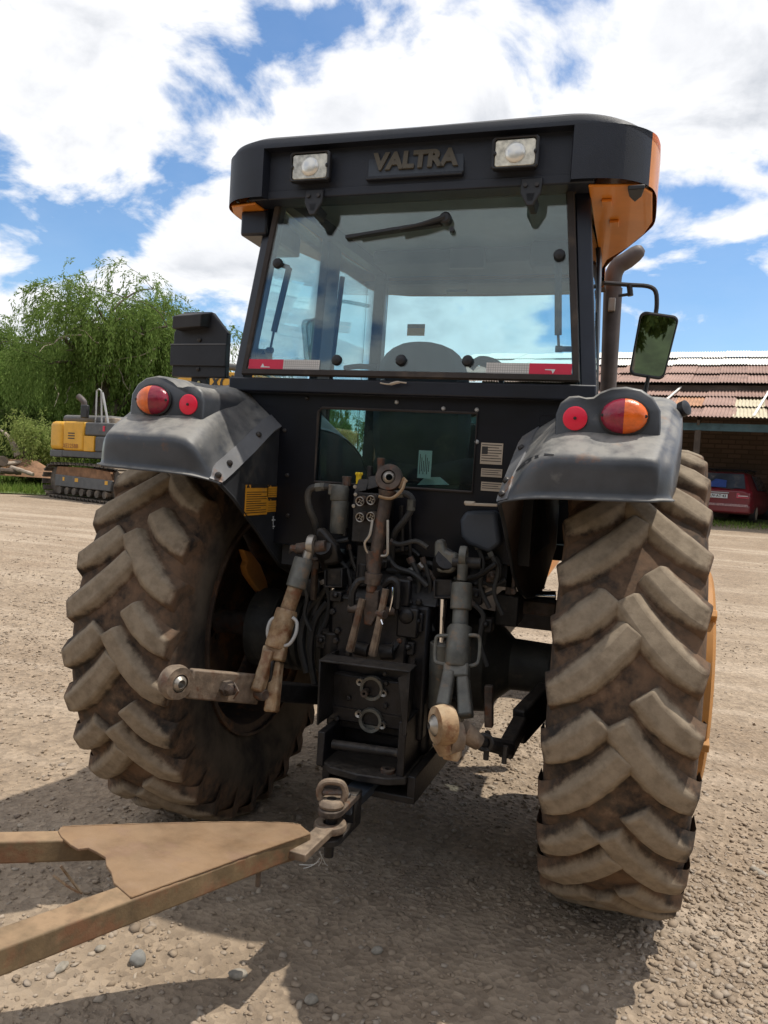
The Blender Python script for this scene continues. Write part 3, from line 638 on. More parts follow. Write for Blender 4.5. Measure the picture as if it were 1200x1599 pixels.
# ================================================================== yellow excavator
def excavator():
    D0 = 22.; C0 = PD(82, 707, D0); F = RH*.80-FH*.60; NR = -RH*.60-FH*.80
    c = C0+(RH*.86-FH*.51)*2.05-(-RH*.51-FH*.86)*1.0; gzv = gz(c.x, c.y)
    root = empty('excavator', (c.x, c.y, gzv)); tag(root, 'yellow tracked excavator parked on the left, seen from its rear corner', 'excavator')
    def T(x, y, z): v = F*x-NR*y; return Vector((v.x, v.y, z))       # y to the machine's left
    FU = RH*.86-FH*.51; NU = -RH*.51-FH*.86
    def U(x, y, z): v = FU*x-NU*y; return Vector((v.x, v.y, z))
    # crawler tracks
    def loop(n=46):
        a = 1.45; r_ = .44; per = 4*a+2*math.pi*r_; pts = []
        for i in range(n):
            s = per*i/n
            if s < 2*a: pts.append((-a+s, .90+.03*math.sin(math.pi*s/(2*a)), 0.))
            elif s < 2*a+math.pi*r_: t = (s-2*a)/r_; pts.append((a+r_*math.sin(t), .46+r_*math.cos(t), t))
            elif s < 4*a+math.pi*r_: pts.append((a-(s-2*a-math.pi*r_), .02, math.pi))
            else: t = math.pi+(s-4*a-math.pi*r_)/r_; pts.append((-a+r_*math.sin(t), .46+r_*math.cos(t), t))
        return pts
    for side in (-1, 1):
        yc = side*1.2; tr = empty('crawler_track', (0, 0, 0), parent=root)
        b = MB()
        for x, z, t in loop():
            tx, tz = math.cos(t), -math.sin(t); nx, nz = math.sin(t), math.cos(t); hw = .066; p = []
            for dn in (-.02, .012):
                for dx, dy in ((-hw, -.3), (hw, -.3), (hw, .3), (-hw, .3)): p.append(T(x+tx*dx+nx*dn, yc+dy, z+tz*dx+nz*dn))
            b.hexa(p)
            p = []
            for dn in (.012, .05):
                for dx, dy in ((-hw*.9, -.3), (-hw*.5, -.3), (-hw*.5, .3), (-hw*.9, .3)): p.append(T(x+tx*dx+nx*dn, yc+dy, z+tz*dx+nz*dn))
            b.hexa(p)
        b.build('track_chain', 'xc_track', tr, fix=False)
        b = MB(); b.prism([T(-1.35, yc-.24, .30), T(1.3, yc-.24, .30), T(1.35, yc-.24, .58), T(-1.35, yc-.24, .62)], T(0, .48, 0)); b.build('track_frame', 'xc_grey', tr, bevel=.02)
        b = MB(); b.prism([T(-1.4, yc-.2, .6), T(1.35, yc-.2, .56), T(1.2, yc-.2, .80), T(.2, yc-.2, .86), T(-1.3, yc-.2, .84)], T(0, .4, 0)); b.build('caked_mud', 'mud', tr, label='brown mud caked above the track frame')
        for x in (-1.45, 1.45):
            b = MB(); b.lathe([(.0, -.16), (.16, -.16), (.38, -.1), (.38, .1), (.16, .16), (0, .16)], T(x, yc, .46), T(0, 1, 0), 20); b.build('track_wheel', 'xc_track', tr)
        for i in range(7):
            b = MB(); b.lathe([(.0, -.26), (.10, -.26), (.10, .26), (0, .26)], T(-1.08+i*.36, yc, .19), T(0, 1, 0), 12); b.build('track_roller', 'xc_track', tr)
        for x, w_ in ((-.95, .09), (-.35, .16), (1.05, .13)):
            b = MB(); b.prism([T(x, yc-.245, .46), T(x+w_, yc-.245, .46), T(x+w_, yc-.245, .56), T(x, yc-.245, .56)], T(0, .004, 0)); b.build('decal', 'xc_yellow', tr)
    b = MB(); b.prism([T(-1., -1., .5), T(1., -1., .5), T(.6, -.6, .95), T(-.6, -.6, .95)], T(0, 2, 0)); b.lathe([(.65, .9), (.65, 1.08)], (0, 0, 0), (0, 0, 1), 24); b.build('undercarriage', 'xc_grey', root)
    # revolving upper
    def ubox(name, x0, x1, y0, y1, z0, z1, mat, bev=.05, par=root, label=None):
        b = MB(); b.hexa([U(x0, y0, z0), U(x1, y0, z0), U(x1, y1, z0), U(x0, y1, z0), U(x0, y0, z1), U(x1, y0, z1), U(x1, y1, z1), U(x0, y1, z1)])
        return b.build(name, mat, par, bevel=bev, segs=4, label=label)
    ubox('deck', -1.35, 1.9, -1.22, 1.22, 1.12, 1.30, 'xc_grey', .03)
    b = MB(); out = []
    for x, y in ((-1.3, -1.24), (-1.75, -1.24), (-2.15, -1.0), (-2.3, -.5), (-2.3, .5), (-2.15, 1.0), (-1.75, 1.24), (-1.3, 1.24)): out.append(U(x, y, 1.10))
    b.prism(out, Vector((0, 0, .20))); b.build('counterweight_skirt', 'xc_grey', root, bevel=.03)
    out = [p+Vector((0, 0, .2)) for p in out]; b = MB(); b.prism(out, Vector((0, 0, .80))); cw = b.build('counterweight', 'xc_yellow', root, bevel=.12, segs=5)
    pn = ubox('side_door', -1.28, -.42, -1.25, -.2, 1.30, 2.10, 'xc_yellow', .06)
    ubox('side_door', -.40, .02, -1.25, -.2, 1.30, 1.72, 'xc_yellow', .02)
    ubox('tank_housing', -.40, .75, -1.23, -.2, 1.73, 2.09, 'xc_grey', .05)
    ubox('tank_housing', .04, 1.6, -1.24, -.2, 1.30, 1.72, 'xc_grey', .05)
    ubox('engine_hood', -1.75, .3, -.95, .9, 2.06, 2.30, 'xc_grey', .1)
    for i in range(3):
        b = MB(); z = 1.62+i*.07; b.hexa([U(-1.05, -1.257, z), U(-.78, -1.257, z), U(-.78, -1.245, z), U(-1.05, -1.245, z), U(-1.05, -1.257, z+.03), U(-.78, -1.257, z+.03), U(-.78, -1.245, z+.03), U(-1.05, -1.245, z+.03)]); b.build('louvre', 'car_black', pn)
    M('xc_text', (.30, .09, .02), .5)
    text_mesh('XE225BB', .17, 'model_lettering', 'xc_text', pn, frame(U(-.93, -1.258, 1.42), FU, (0, 0, 1)), .001)
    ubox('decal', .35, .42, -1.245, -1.2, 1.86, 2.0, 'sticker_red', 0)
    b = MB(); b.tube(catmull([U(-1.4, -.5, 2.2), U(-1.4, -.5, 2.62), U(-1.43, -.52, 2.74), U(-1.60, -.55, 2.86)], 4), .085, 12); b.build('exhaust_pipe', 'exhaust', root)
    b = MB(); b.tube([U(.12, -1.1, 2.08), U(.05, -1.1, 2.95), U(-.1, -1.05, 3.0), U(-.32, -.95, 2.98), U(-.32, -.95, 2.1)], .022, 6); b.tube([U(.38, -1.1, 2.08), U(.10, -1.1, 2.9)], .03, 6); b.build('handrail', 'handle_grey', root)
    b = MB(); b.box(U(-.52, -1.15, 2.38), (.24, .10, .36), Matrix.Rotation(YAW-.4, 3, 'Z')); mo = b.build('mirror', 'car_black', root, bevel=.03)
    ubox('sand_tray', .1, .5, -1.0, -.6, 2.08, 2.24, 'dead_wood', .03)
    # cab on the far side
    cb = empty('operator_cab', parent=root)
    for x, y in ((.35, .35), (.35, 1.2), (1.75, .35), (1.75, 1.2)):
        b = MB(); b.beam(U(x, y, 1.3), U(x-(.12 if x > 1 else 0), y, 2.85), .08, .08); b.build('pillar', 'xc_grey', cb)
    ubox('cab_roof', .28, 1.7, .3, 1.25, 2.85, 2.95, 'xc_yellow', .04, cb); ubox('cab_panel', .3, 1.8, .3, 1.25, 1.3, 1.9, 'xc_yellow', .04, cb)
    # boom lying low towards the right, with the maker's letters
    prof = [U(.9, 0, 1.75), U(1.75, 0, 2.9), U(2.5, 0, 3.2), U(4.5, 0, 3.2), U(5.4, 0, 2.8)]
    hs = [.26, .28, .28, .28, .22]; rows = []
    cp = catmull(prof, 5); n = len(cp)
    for i, p in enumerate(cp):
        t = (cp[min(i+1, n-1)]-cp[max(i-1, 0)]).normalized(); up = (Vector((0, 0, 1))-t*t.z).normalized(); k = i/(n-1)*4; j = min(int(k), 3); h = hs[j]+(hs[j+1]-hs[j])*(k-j); sd = NU*.22
        rows.append([p+up*h+sd, p-up*h+sd, p-up*h-sd, p+up*h-sd])
    b = MB(); b.grid(rows, cv=True); b.add(rows[0], [(0, 1, 2, 3)]); b.add(rows[-1], [(3, 2, 1, 0)]); bo = b.build('boom', 'xc_yellow', root, smooth=30, bevel=.015)
    M('xc_ink', (.012, .012, .012), .5)
    text_mesh('XCMG', .46, 'boom_lettering', 'xc_ink', bo, frame(U(3.80, -.228, 3.25), FU, (0, 0, 1)), .003, bold=.014, align='CENTER', shear=.2)
    b = MB(); b.cyl(U(2.12, -.22, 3.17), U(2.12, -.30, 3.17), .12, 14); lm = b.build('boom_lamp', 'xc_grey', bo); 
    b = MB(); b.cyl(U(2.12, -.30, 3.17), U(2.12, -.31, 3.17), .085, 14); b.build('boom_lamp_lens', 'lamp_bulb', bo)
    b = MB(); b.tube(catmull([U(.9, -.1, 2.2), U(1.6, -.1, 3.12), U(2.3, -.1, 3.52), U(3.2, -.1, 3.56)], 4), .03, 6); b.build('boom_hose', 'hose', bo)
    b = MB(); b.cyl(U(3.3, 0, 3.72), U(5.4, 0, 3.5), .09, 12); b.build('stick_cylinder', 'xc_grey', root)
    b = MB(); b.hexa([U(5.05, -.17, 3.45), U(5.65, -.17, 3.2), U(5.65, .17, 3.2), U(5.05, .17, 3.45), U(5.2, -.15, .9), U(5.5, -.15, .9), U(5.5, .15, .9), U(5.2, .15, .9)]); b.build('stick', 'xc_yellow', root, bevel=.02)
    b = MB(); pr = [(5.5, .95), (5.0, .75), (4.5, .25), (4.55, .0), (4.9, .1), (5.45, .35)]; b.prism([U(x, -.5, z) for x, z in pr], U(0, 1, 0)); b.build('bucket', 'xc_grey', root, bevel=.02)
    b = MB(); b.ellip(U(.9, -1.45, 1.03), .22, .22, .06, 10, 6); b.build('rag', 'sticker_red', root, label='red rag hanging under the deck')
excavator()

# ================================================================== shed
def shed():
    A = (RH*math.cos(rad(25))-FH*math.sin(rad(25))); NI = (FH*math.cos(rad(25))+RH*math.sin(rad(25)))    # along, inwards
    e0 = PD(1110, 655, 21.0); org = Vector((e0.x, e0.y, 0)); zg = .55
    root = empty('shed', (org.x, org.y, 0)); tag(root, 'long brown barn with corrugated roofs and open lean-to on the right', 'shed')
    def S(a, n, z): v = A*a+NI*n; return Vector((v.x, v.y, z))
    ze = e0.z
    def sheet_mesh(w_, l_, mat, waves=9):
        k = waves*6; rows = []
        for j in range(2): rows.append([Vector((w_*i/k, l_*j, .017*math.sin(2*math.pi*i/6))) for i in range(k+1)])
        b = MB(); b.grid(rows); me = bpy.data.meshes.new('sheet'); me.from_pydata(b.v, [], b.f); me.materials.append(MATS[mat]); me.polygons.foreach_set('use_smooth', [True]*len(me.polygons)); return me
    rnd = random.Random(4)
    def roof_field(name, a0, a1, n0, z0, n1, z1, rows, cols_mats, w_=.86, seed=1, jitter=1.):
        par = empty(name, parent=root); rr = random.Random(seed)
        run = math.hypot(n1-n0, z1-z0); L_ = run/rows; slope = math.atan2(z1-z0, n1-n0); cache = {}
        ncol = int((a1-a0)/(w_-.06))
        for i in range(rows):
            for j in range(ncol):
                mt = cols_mats(i, j, rr)
                if mt is None: continue
                key = (mt,); 
                if key not in cache: cache[key] = sheet_mesh(w_, L_*1.10, mt)
                o = bpy.data.objects.new('roof_sheet', cache[key]); COL.objects.link(o); o.parent = par
                t = i/rows; n = n0+(n1-n0)*t; z = z0+(z1-z0)*t+.02*i*0
                p = S(a0+j*(w_-.06)+rr.uniform(-.02, .02)*jitter, n-rr.uniform(0, .06)*jitter, z+.035*(i+1)+.012*(j % 2)+rr.uniform(0, .012)*jitter)
                ex = A; ey = (NI*math.cos(slope)+Vector((0, 0, 1))*math.sin(slope+rr.gauss(-.012, .006)*jitter)).normalized(); ez = ex.cross(ey)
                mw = Matrix(((ex.x, ey.x, ez.x, p.x), (ex.y, ey.y, ez.y, p.y), (ex.z, ey.z, ez.z, p.z), (0, 0, 0, 1)))
                o.matrix_local = mw @ Matrix.Rotation(rr.gauss(0, .006)*jitter, 4, 'Z')
        return par
    def low(i, j, r_):
        if (j in (10,) and i in (0, 1)): return 'roof_cream'
        if j == 8 and i == 1: return 'roof_orange'
        return r_.choice(['roof_brown', 'roof_brown', 'roof_brown2'])
    roof_field('lower_roof', -7.5, 9.0, -.25, ze, 4.1, ze+1.22, 3, low, seed=3, jitter=1.8)
    def upm(i, j, r_): return 'roof_white' if i >= 2 else r_.choice(['roof_brown', 'roof_brown2', 'roof_brown2', 'roof_brown'])
    zu = ze+1.42
    roof_field('upper_roof', -10.5, 10.0, 3.6, zu, 10.4, zu+2.0, 4, upm, seed=5, jitter=1.2)
    # white lath strips holding the lower roof
    for a in (-1.55, 1.05):
        b = MB(); b.beam(S(a, -.2, ze+.10), S(a+.45, 4.0, ze+1.42), .06, .03); b.build('roof_batten', 'roof_white', root)
    def sb(name, a0, a1, n0, n1, z0, z1, mat, bev=0, label=None):
        b = MB(); b.hexa([S(a0, n0, z0), S(a1, n0, z0), S(a1, n1, z0), S(a0, n1, z0), S(a0, n0, z1), S(a1, n0, z1), S(a1, n1, z1), S(a0, n1, z1)]); return b.build(name, mat, root, bevel=bev, label=label)
    # adobe brick wall under the lean-to
    m = M('adobe', (.17, .115, .08), .95); nt = m.node_tree; b_ = nt.nodes['Principled BSDF']; br = nt.nodes.new('ShaderNodeTexBrick'); tc = nt.nodes.new('ShaderNodeTexCoord'); mp = nt.nodes.new('ShaderNodeMapping')
    nt.links.new(tc.outputs['Object'], mp.inputs[0]); mp.inputs['Rotation'].default_value = (rad(90), 0, 0)
    nt.links.new(mp.outputs[0], br.inputs[0]); br.inputs['Scale'].default_value = 1; br.inputs['Brick Width'].default_value = .40; br.inputs['Row Height'].default_value = .15; br.inputs['Mortar Size'].default_value = .018; br.inputs['Color1'].default_value = (.145, .10, .078, 1); br.inputs['Color2'].default_value = (.10, .072, .056, 1); br.inputs['Mortar'].default_value = (.085, .06, .045, 1)
    nt.links.new(br.outputs[0], b_.inputs['Base Color']); bp = nt.nodes.new('ShaderNodeBump'); bp.inputs['Strength'].default_value = 1; bp.inputs['Distance'].default_value = .03; nt.links.new(br.outputs[1], bp.inputs['Height']); bp.invert = True; nt.links.new(bp.outputs[0], b_.inputs['Normal'])
    wl = MB(); wl.bb(-10, 11, 0, .4, zg-.3, ze+1.1); wo = wl.build('adobe_wall', 'adobe', root); wo.matrix_local = Matrix(((A.x, NI.x, 0, NI.x*4.15), (A.y, NI.y, 0, NI.y*4.15), (0, 0, 1, 0), (0, 0, 0, 1)))
    sb('upper_gable_wall', -10, 9.6, 10.3, 10.6, zg, zu+1.75, 'timber_dark')
    sb('end_wall', -10.2, -9.95, 3.9, 10.5, zg-.3, zu+.3, 'timber_dark')
    sb('end_wall', 9.7, 9.9, .1, 10.5, zg-.3, zu, 'timber_dark')
    sb('eave_beam', -7.4, 8.9, .05, .20, ze-.30, ze-.10, 'timber_blue')
    sb('ridge_beam', -10.4, 9.8, 10.3, 10.45, zu+1.8, zu+1.92, 'timber_dark')
    sb('upper_purlin', -10.3, 9.9, 3.75, 3.9, zu-.2, zu-.02, 'timber_dark')
    for a in (-6.9, -3.6, -.3, 3.0, 6.3, 8.7):
        sb('post', a-.08, a+.08, .04, .20, zg-.3, ze-.29, 'timber_dark', .01)
        b = MB(); b.beam(S(a, -.1, ze-.10), S(a, 4.2, ze+1.05), .07, .14); b.build('rafter', 'timber_dark', root)
    # dark stacked sheets against the wall
    sb('stacked_board', -1.9, .6, 3.7, 4.05, zg-.2, zg+1.05, 'timber_dark', .02, 'dark boards leaning behind the red car')
shed()

# ================================================================== red estate car
def car():
    hd = rad(34); F = FH*math.cos(hd)+RH*math.sin(hd); Rr = RH*math.cos(hd)-FH*math.sin(hd)
    p = PD(1122, 815, 21.9); g0 = gz(p.x, p.y)+.01
    root = empty('red_car', (p.x, p.y, p.z)); tag(root, 'dusty dark red estate car parked under the lean-to, rear towards us', 'car')
    def K(x, y, z): v = Rr*x+F*y; return Vector((v.x, v.y, z))
    # body sections (half widths) along the length, tail at y=0
    def sec(y, w0, w1, w2, z0, z1, z2, ztop, wt):
        h = [(w0, z0), (w1, z0+.18), (w1+.015, z1), (w2, z2), (wt, ztop-.05), (wt-.12, ztop)]
        return [K(x, y, z) for x, z in h]+[K(-x, y, z) for x, z in h[::-1]]
    rows = [sec(.0, .60, .74, .76, .30, .55, .86, .90, .70), sec(.10, .68, .80, .80, .26, .58, .90, .98, .70), sec(.30, .72, .83, .78, .24, .60, .92, 1.30, .60), sec(.52, .73, .84, .78, .24, .60, .93, 1.425, .56), sec(1.2, .73, .85, .79, .24, .60, .93, 1.45, .58), sec(2.2, .73, .85, .79, .24, .60, .92, 1.43, .57), sec(2.9, .73, .85, .79, .24, .60, .92, 1.15, .62), sec(3.2, .73, .84, .78, .24, .60, .90, .96, .68), sec(4.1, .70, .80, .74, .26, .58, .76, .80, .62), sec(4.3, .60, .70, .66, .30, .52, .66, .70, .55)]
    b = MB(); b.grid(rows, cv=True); b.add(rows[0], [tuple(range(12))]); b.add(rows[-1], [tuple(range(11, -1, -1))]); body = b.build('body', 'car_red', root, smooth=40, bevel=.02)
    def quad(name, pts, mat, off=.012, par=None, bev=0, label=None):
        pts = [Vector(q) for q in pts]; n = (pts[1]-pts[0]).cross(pts[2]-pts[0]).normalized(); 
        if n.dot(F) > 0 and abs(n.dot(F)) > .3: n = -n
        b = MB(); b.prism([q+n*.002 for q in pts], n*off); return b.build(name, mat, par or root, bevel=bev, label=label)
    tg = empty('tailgate', parent=root)
    quad('rear_window', [K(-.63, .045, .975), K(.63, .045, .975), K(.51, .36, 1.385), K(-.51, .36, 1.385)], 'car_glass', .012, tg)
    quad('window_cover', [K(-.45, .036, .985), K(.12, .036, .985), K(.10, .19, 1.185), K(-.2, .21, 1.215)], 'car_blue', .016, tg, label='blue sheet showing behind the rear window')
    quad('wiper', [K(-.05, .02, .965), K(.33, .02, .94), K(.33, .025, .955), K(-.05, .025, .98)], 'car_black', .02, tg)
    quad('plate_garnish', [K(-.32, -.012, .825), K(.22, -.012, .825), K(.22, -.01, .855), K(-.32, -.01, .855)], 'handle_grey', .02, tg)
    quad('licence_plate', [K(-.31, -.012, .685), K(.19, -.012, .685), K(.19, -.01, .80), K(-.31, -.01, .80)], 'paper', .012, tg)
    text_mesh('UV·AT·43', .105, 'plate_lettering', 'label_ink', tg, frame(K(-.06, -.030, .742), Rr, (0, 0, 1)), .002, bold=.002)
    for s in (-1, 1):
        t = quad('tail_lamp', [K(s*.42, -.004, .70), K(s*.74, .002, .70), K(s*.76, .06, .84), K(s*.42, .012, .84)], 'car_tail', .02); quad('clear_lens', [K(s*.46, -.026, .755), K(s*.72, -.024, .755), K(s*.72, -.02, .785), K(s*.46, -.02, .785)], 'car_tail_clear', .006, t)
    b = MB(); b.hexa([K(-.80, -.10, .28), K(.80, -.10, .28), K(.86, .35, .28), K(-.86, .35, .28), K(-.80, -.10, .53), K(.80, -.10, .53), K(.86, .35, .55), K(-.86, .35, .55)]); bp = b.build('bumper', 'car_red', root, bevel=.05, segs=3)
    quad('scuffed_edge', [K(-.74, -.102, .47), K(.76, -.102, .47), K(.74, -.09, .535), K(-.74, -.09, .535)], 'car_scuff', .008, bp, label='pale scuffed top edge of the bumper')
    for s in (-1, 1):
        b = MB(); b.tube([K(s*.52, .5, 1.44), K(s*.52, .6, 1.50), K(s*.52, 2.0, 1.50), K(s*.52, 2.1, 1.44)], .018, 6); b.build('roof_rail', 'car_black', root)
        b = MB(); b.prism([K(s*.80, 1.0, .95), K(s*.80, 2.7, .95), K(s*.62, 2.35, 1.37), K(s*.61, 1.0, 1.37)], K(s*.02, 0, 0)); b.build('side_window', 'car_glass', root)
        b = MB(); b.hexa([K(s*.85, 2.55, .95), K(s*1.02, 2.5, .95), K(s*1.02, 2.6, .95), K(s*.85, 2.65, .95), K(s*.85, 2.55, 1.05), K(s*1.02, 2.5, 1.09), K(s*1.02, 2.6, 1.09), K(s*.85, 2.65, 1.05)]); b.build('door_mirror', 'car_black', root, bevel=.02)
        for y in (.78, 3.35):
            b = MB(); b.lathe([(.0, -.09), (.19, -.09), (.29, -.075), (.30, 0), (.29, .075), (.19, .09), (0, .09)], K(s*.76, y, .29), Rr, 22); wh = b.build('wheel', 'car_black', root)
            b = MB(); b.lathe([(.0, .085), (.10, .10), (.18, .096), (.18, .08)], K(s*.76, y, .29), Rr*s, 18); b.build('hubcap', 'label_tan', wh)
    for y in (.9, 1.7):
        b = MB(); b.tube([K(-.62, y, 1.52), K(.62, y, 1.52)], .022, 6); b.build('roof_bar', 'car_black', root)
car()
# ================================================================== the tractor
TR = empty('tractor', (0, 0, 0)); tag(TR, 'dark orange-and-black farm tractor with closed cab, seen from behind', 'tractor')
WR, WX, WZ = .87, .876, .868
def tyre_mesh(R, hw, bead, nlug, lh, arc, lw, bw):
    b = MB(); s_ = hw/.225
    car = [(bead, -.165*s_), (bead+.03, -.19*s_), (R*.72, -.232*s_), (R*.84, -.233*s_), (R-lh-.028, -.212*s_), (R-lh-.006, -.15*s_), (R-lh, 0), (R-lh-.006, .15*s_), (R-lh-.028, .212*s_), (R*.84, .233*s_), (R*.72, .232*s_), (bead+.03, .19*s_), (bead, .165*s_)]
    cc = catmull([(r_, x, 0) for r_, x in car], 3); b.lathe([(max(q.x, .01), q.y) for q in cc], (0, 0, 0), (1, 0, 0), 96, caps=False)
    def base_r(x): a = abs(x)/hw; return R-lh-.008-.03*max(0, a-.6)/.4
    def top_r(x): a = abs(x)/hw; return R-.010*a*a-.016*max(0, a-.72)/.28
    for side in (1, -1):
        for i in range(nlug):
            th0 = 2*math.pi*(i+(.5 if side < 0 else 0))/nlug; long_ = (i % 2 == 0)
            xin = -.018*s_ if long_ else .055*s_; xo = hw*1.02; secs = []
            ts = [0, .12, .28, .45, .62, .8, 1.0]
            for t in ts:
                x = xo+(xin-xo)*t; tt = (xo-x)/(xo+.03); a = arc*tt**1.5; da = arc*1.5*max(tt, .02)**.5/(xo+.03); tang = Vector((-1, da)).normalized(); nrm = Vector((tang.y, -tang.x))
                wt = lw*(1.0 if t < .8 else .92); secs.append((x, a, nrm, wt, top_r(x), base_r(x)))
            rows = []
            x, a, nrm, wt, _, _ = secs[0]; rows.append((x-.003, a-.002, nrm, wt*.8, R*.85, R*.83))
            rows += secs; out = []
            for (x, a, nrm, wt, rt, rb) in rows:
                ring = []
                for sg, wid, r_ in ((-1, wt*.5+bw, rb), (-1, wt*.5, rt), (1, wt*.5, rt), (1, wt*.5+bw, rb)):
                    px_ = x+nrm.x*sg*wid; aa = a+nrm.y*sg*wid; th = th0-aa/R
                    ring.append(Vector((side*px_, -r_*math.sin(th), r_*math.cos(th))))
                out.append(ring)
            b.grid(out); b.add(out[0], [(0, 1, 2, 3)]); e = out[-1]; b.add(e, [(3, 2, 1, 0)])
    return b
def rear_wheel(side):
    w_ = empty('rear_wheel', (side*WX, 0, WZ), parent=TR)
    if 'ty' not in MEMO:
        MEMO['ty'] = tyre_mesh(WR, .217, .487, 29, .036, .245, .064, .034).build('tyre', 'tyre_rubber', w_, smooth=45, bevel=.014, segs=3)
    else:
        t = twin(MEMO['ty'], w_); t.rotation_euler = (rad(4), 0, 0)
    b = MB(); s = side
    b.lathe([(.495, -.19*s), (.505, -.19*s), (.505, -.175*s), (.465, -.165*s), (.45, -.06*s), (.44, .0), (.45, .06*s), (.465, .165*s), (.505, .175*s), (.505, .19*s), (.495, .19*s)], (0, 0, 0), (1, 0, 0), 56, caps=False); b.build('rim', 'rim_inside', w_, solid=.008)
    b = MB(); b.lathe([(.445, .10*s), (.38, .11*s), (.24, .14*s), (.16, .14*s), (.16, .17*s), (0, .17*s), ], (0, 0, 0), (1, 0, 0), 48, caps=False); b.build('wheel_disc', 'rim_inside', w_, solid=.012)
    for k in range(8):
        a = 2*math.pi*k/8; b = MB(); b.lathe([(0, .165*s), (.016, .165*s), (.016, .13*s)], (0, .19*math.cos(a), .19*math.sin(a)), (1, 0, 0), 6); b.build('wheel_nut', 'bolt', w_)
    # outer weight ring with cast notches
    b = MB(); b.lathe([(.20, .20*s), (.40, .20*s), (.425, .225*s), (.425, .275*s), (.40, .287*s), (.20, .27*s)], (0, 0, 0), (1, 0, 0), 48, closed=True); wr = b.build('wheel_weight', 'rim_orange', w_)
    for k in range(6):
        a = 2*math.pi*(k+.3)/6; b = MB(); b.box((s*.25, .42*math.cos(a), .42*math.sin(a)), (.07, .06, .03), Matrix.Rotation(a, 3, 'X')); b.build('weight_lug', 'rim_orange', w_, bevel=.004)
    return w_
MEMO = {}
for sd in (-1, 1): rear_wheel(sd)
def front_wheel(side):
    w_ = empty('front_wheel', (side*.86, 2.62, .62), parent=TR)
    if 'fy' not in MEMO: MEMO['fy'] = tyre_mesh(.625, .19, .33, 22, .034, .17, .042, .01).build('tyre', 'xc_track', w_, smooth=45)
    else: twin(MEMO['fy'], w_)
    b = MB(); s = side; b.lathe([(.345, -.15), (.31, -.12), (.30, .12), (.345, .15)], (0, 0, 0), (1, 0, 0), 40, caps=False); b.lathe([(.30, .02*s), (.2, .07*s), (.0, .07*s)], (0, 0, 0), (1, 0, 0), 40, caps=False); b.build('rim', 'rim_orange', w_, solid=.008)
for sd in (-1, 1): front_wheel(sd)

# ---- driveline
b = MB()
b.lathe([(.30, -.02), (.30, .05), (.215, .06), (.205, .16), (.15, .20), (.105, .25), (.10, .40), (.15, .455), (.15, .52)], (.19, 0, .825), (1, 0, 0), 40); b.build('axle_housing', 'iron_axle', TR, bevel=.004)
b = MB(); b.lathe([(.30, -.02), (.30, .05), (.215, .06), (.205, .16), (.155, .20), (.15, .42), (.175, .46), (.175, .52)], (-.19, 0, .845), (-1, 0, 0), 40)
for k in range(5): b.lathe([(.152, 0), (.172, .006), (.172, .016), (.152, .022)], (-.42-.04*k, 0, .845), (-1, 0, 0), 32)
b.build('axle_housing', 'iron_axle', TR)
for s in (-1, 1):
    for k in range(12):
        a = 2*math.pi*k/12; b = MB(); b.cyl((s*.235, .265*math.cos(a), .845+.265*math.sin(a)), (s*.262, .265*math.cos(a), .845+.265*math.sin(a)), .014, 6); b.build('axle_bolt', 'bolt', TR)
    b = MB(); b.cyl((s*.66, 0, .845), (s*.93, 0, .845), .055, 18); b.build('axle_shaft', 'iron_brown', TR)
b = MB(); b.bb(-.20, .20, -.40, 1.2, .52, 1.18); b.bb(-.16, .16, 1.2, 2.9, .55, 1.0); b.build('transmission', 'iron_black', TR, bevel=.03, segs=3)
b = MB(); b.bb(-.30, .32, -.30, .3, 1.1, 1.28); b.build('hydraulic_lift_cover', 'iron_black', TR, bevel=.03, segs=3)
b = MB(); b.bb(-.55, .55, 2.52, 2.72, .50, .66); b.cyl((-.75, 2.62, .6), (.75, 2.62, .6), .07, 12); b.build('front_axle', 'iron_black', TR, bevel=.01)
rows = []
for y, wd, zt in ((1.05, .40, 1.80), (1.6, .40, 1.80), (2.6, .38, 1.72), (3.15, .36, 1.62), (3.25, .30, 1.50)): rows.append([Vector((x*wd, y, z)) for x, z in ((-1, 1.0), (-1, zt-.12), (-.8, zt), (.8, zt), (1, zt-.12), (1, 1.0))])
b = MB(); b.grid(rows); b.add(rows[-1], [tuple(range(6))]); b.build('bonnet', 'orange_paint', TR, smooth=40, bevel=.02)
b = MB(); b.prism([(-.95, .55, .55), (-.5, .55, .55), (-.5, .55, .95), (-.95, .55, .95)], (0, .8, 0)); b.build('fuel_tank', 'black_plastic', TR, bevel=.05, segs=3)

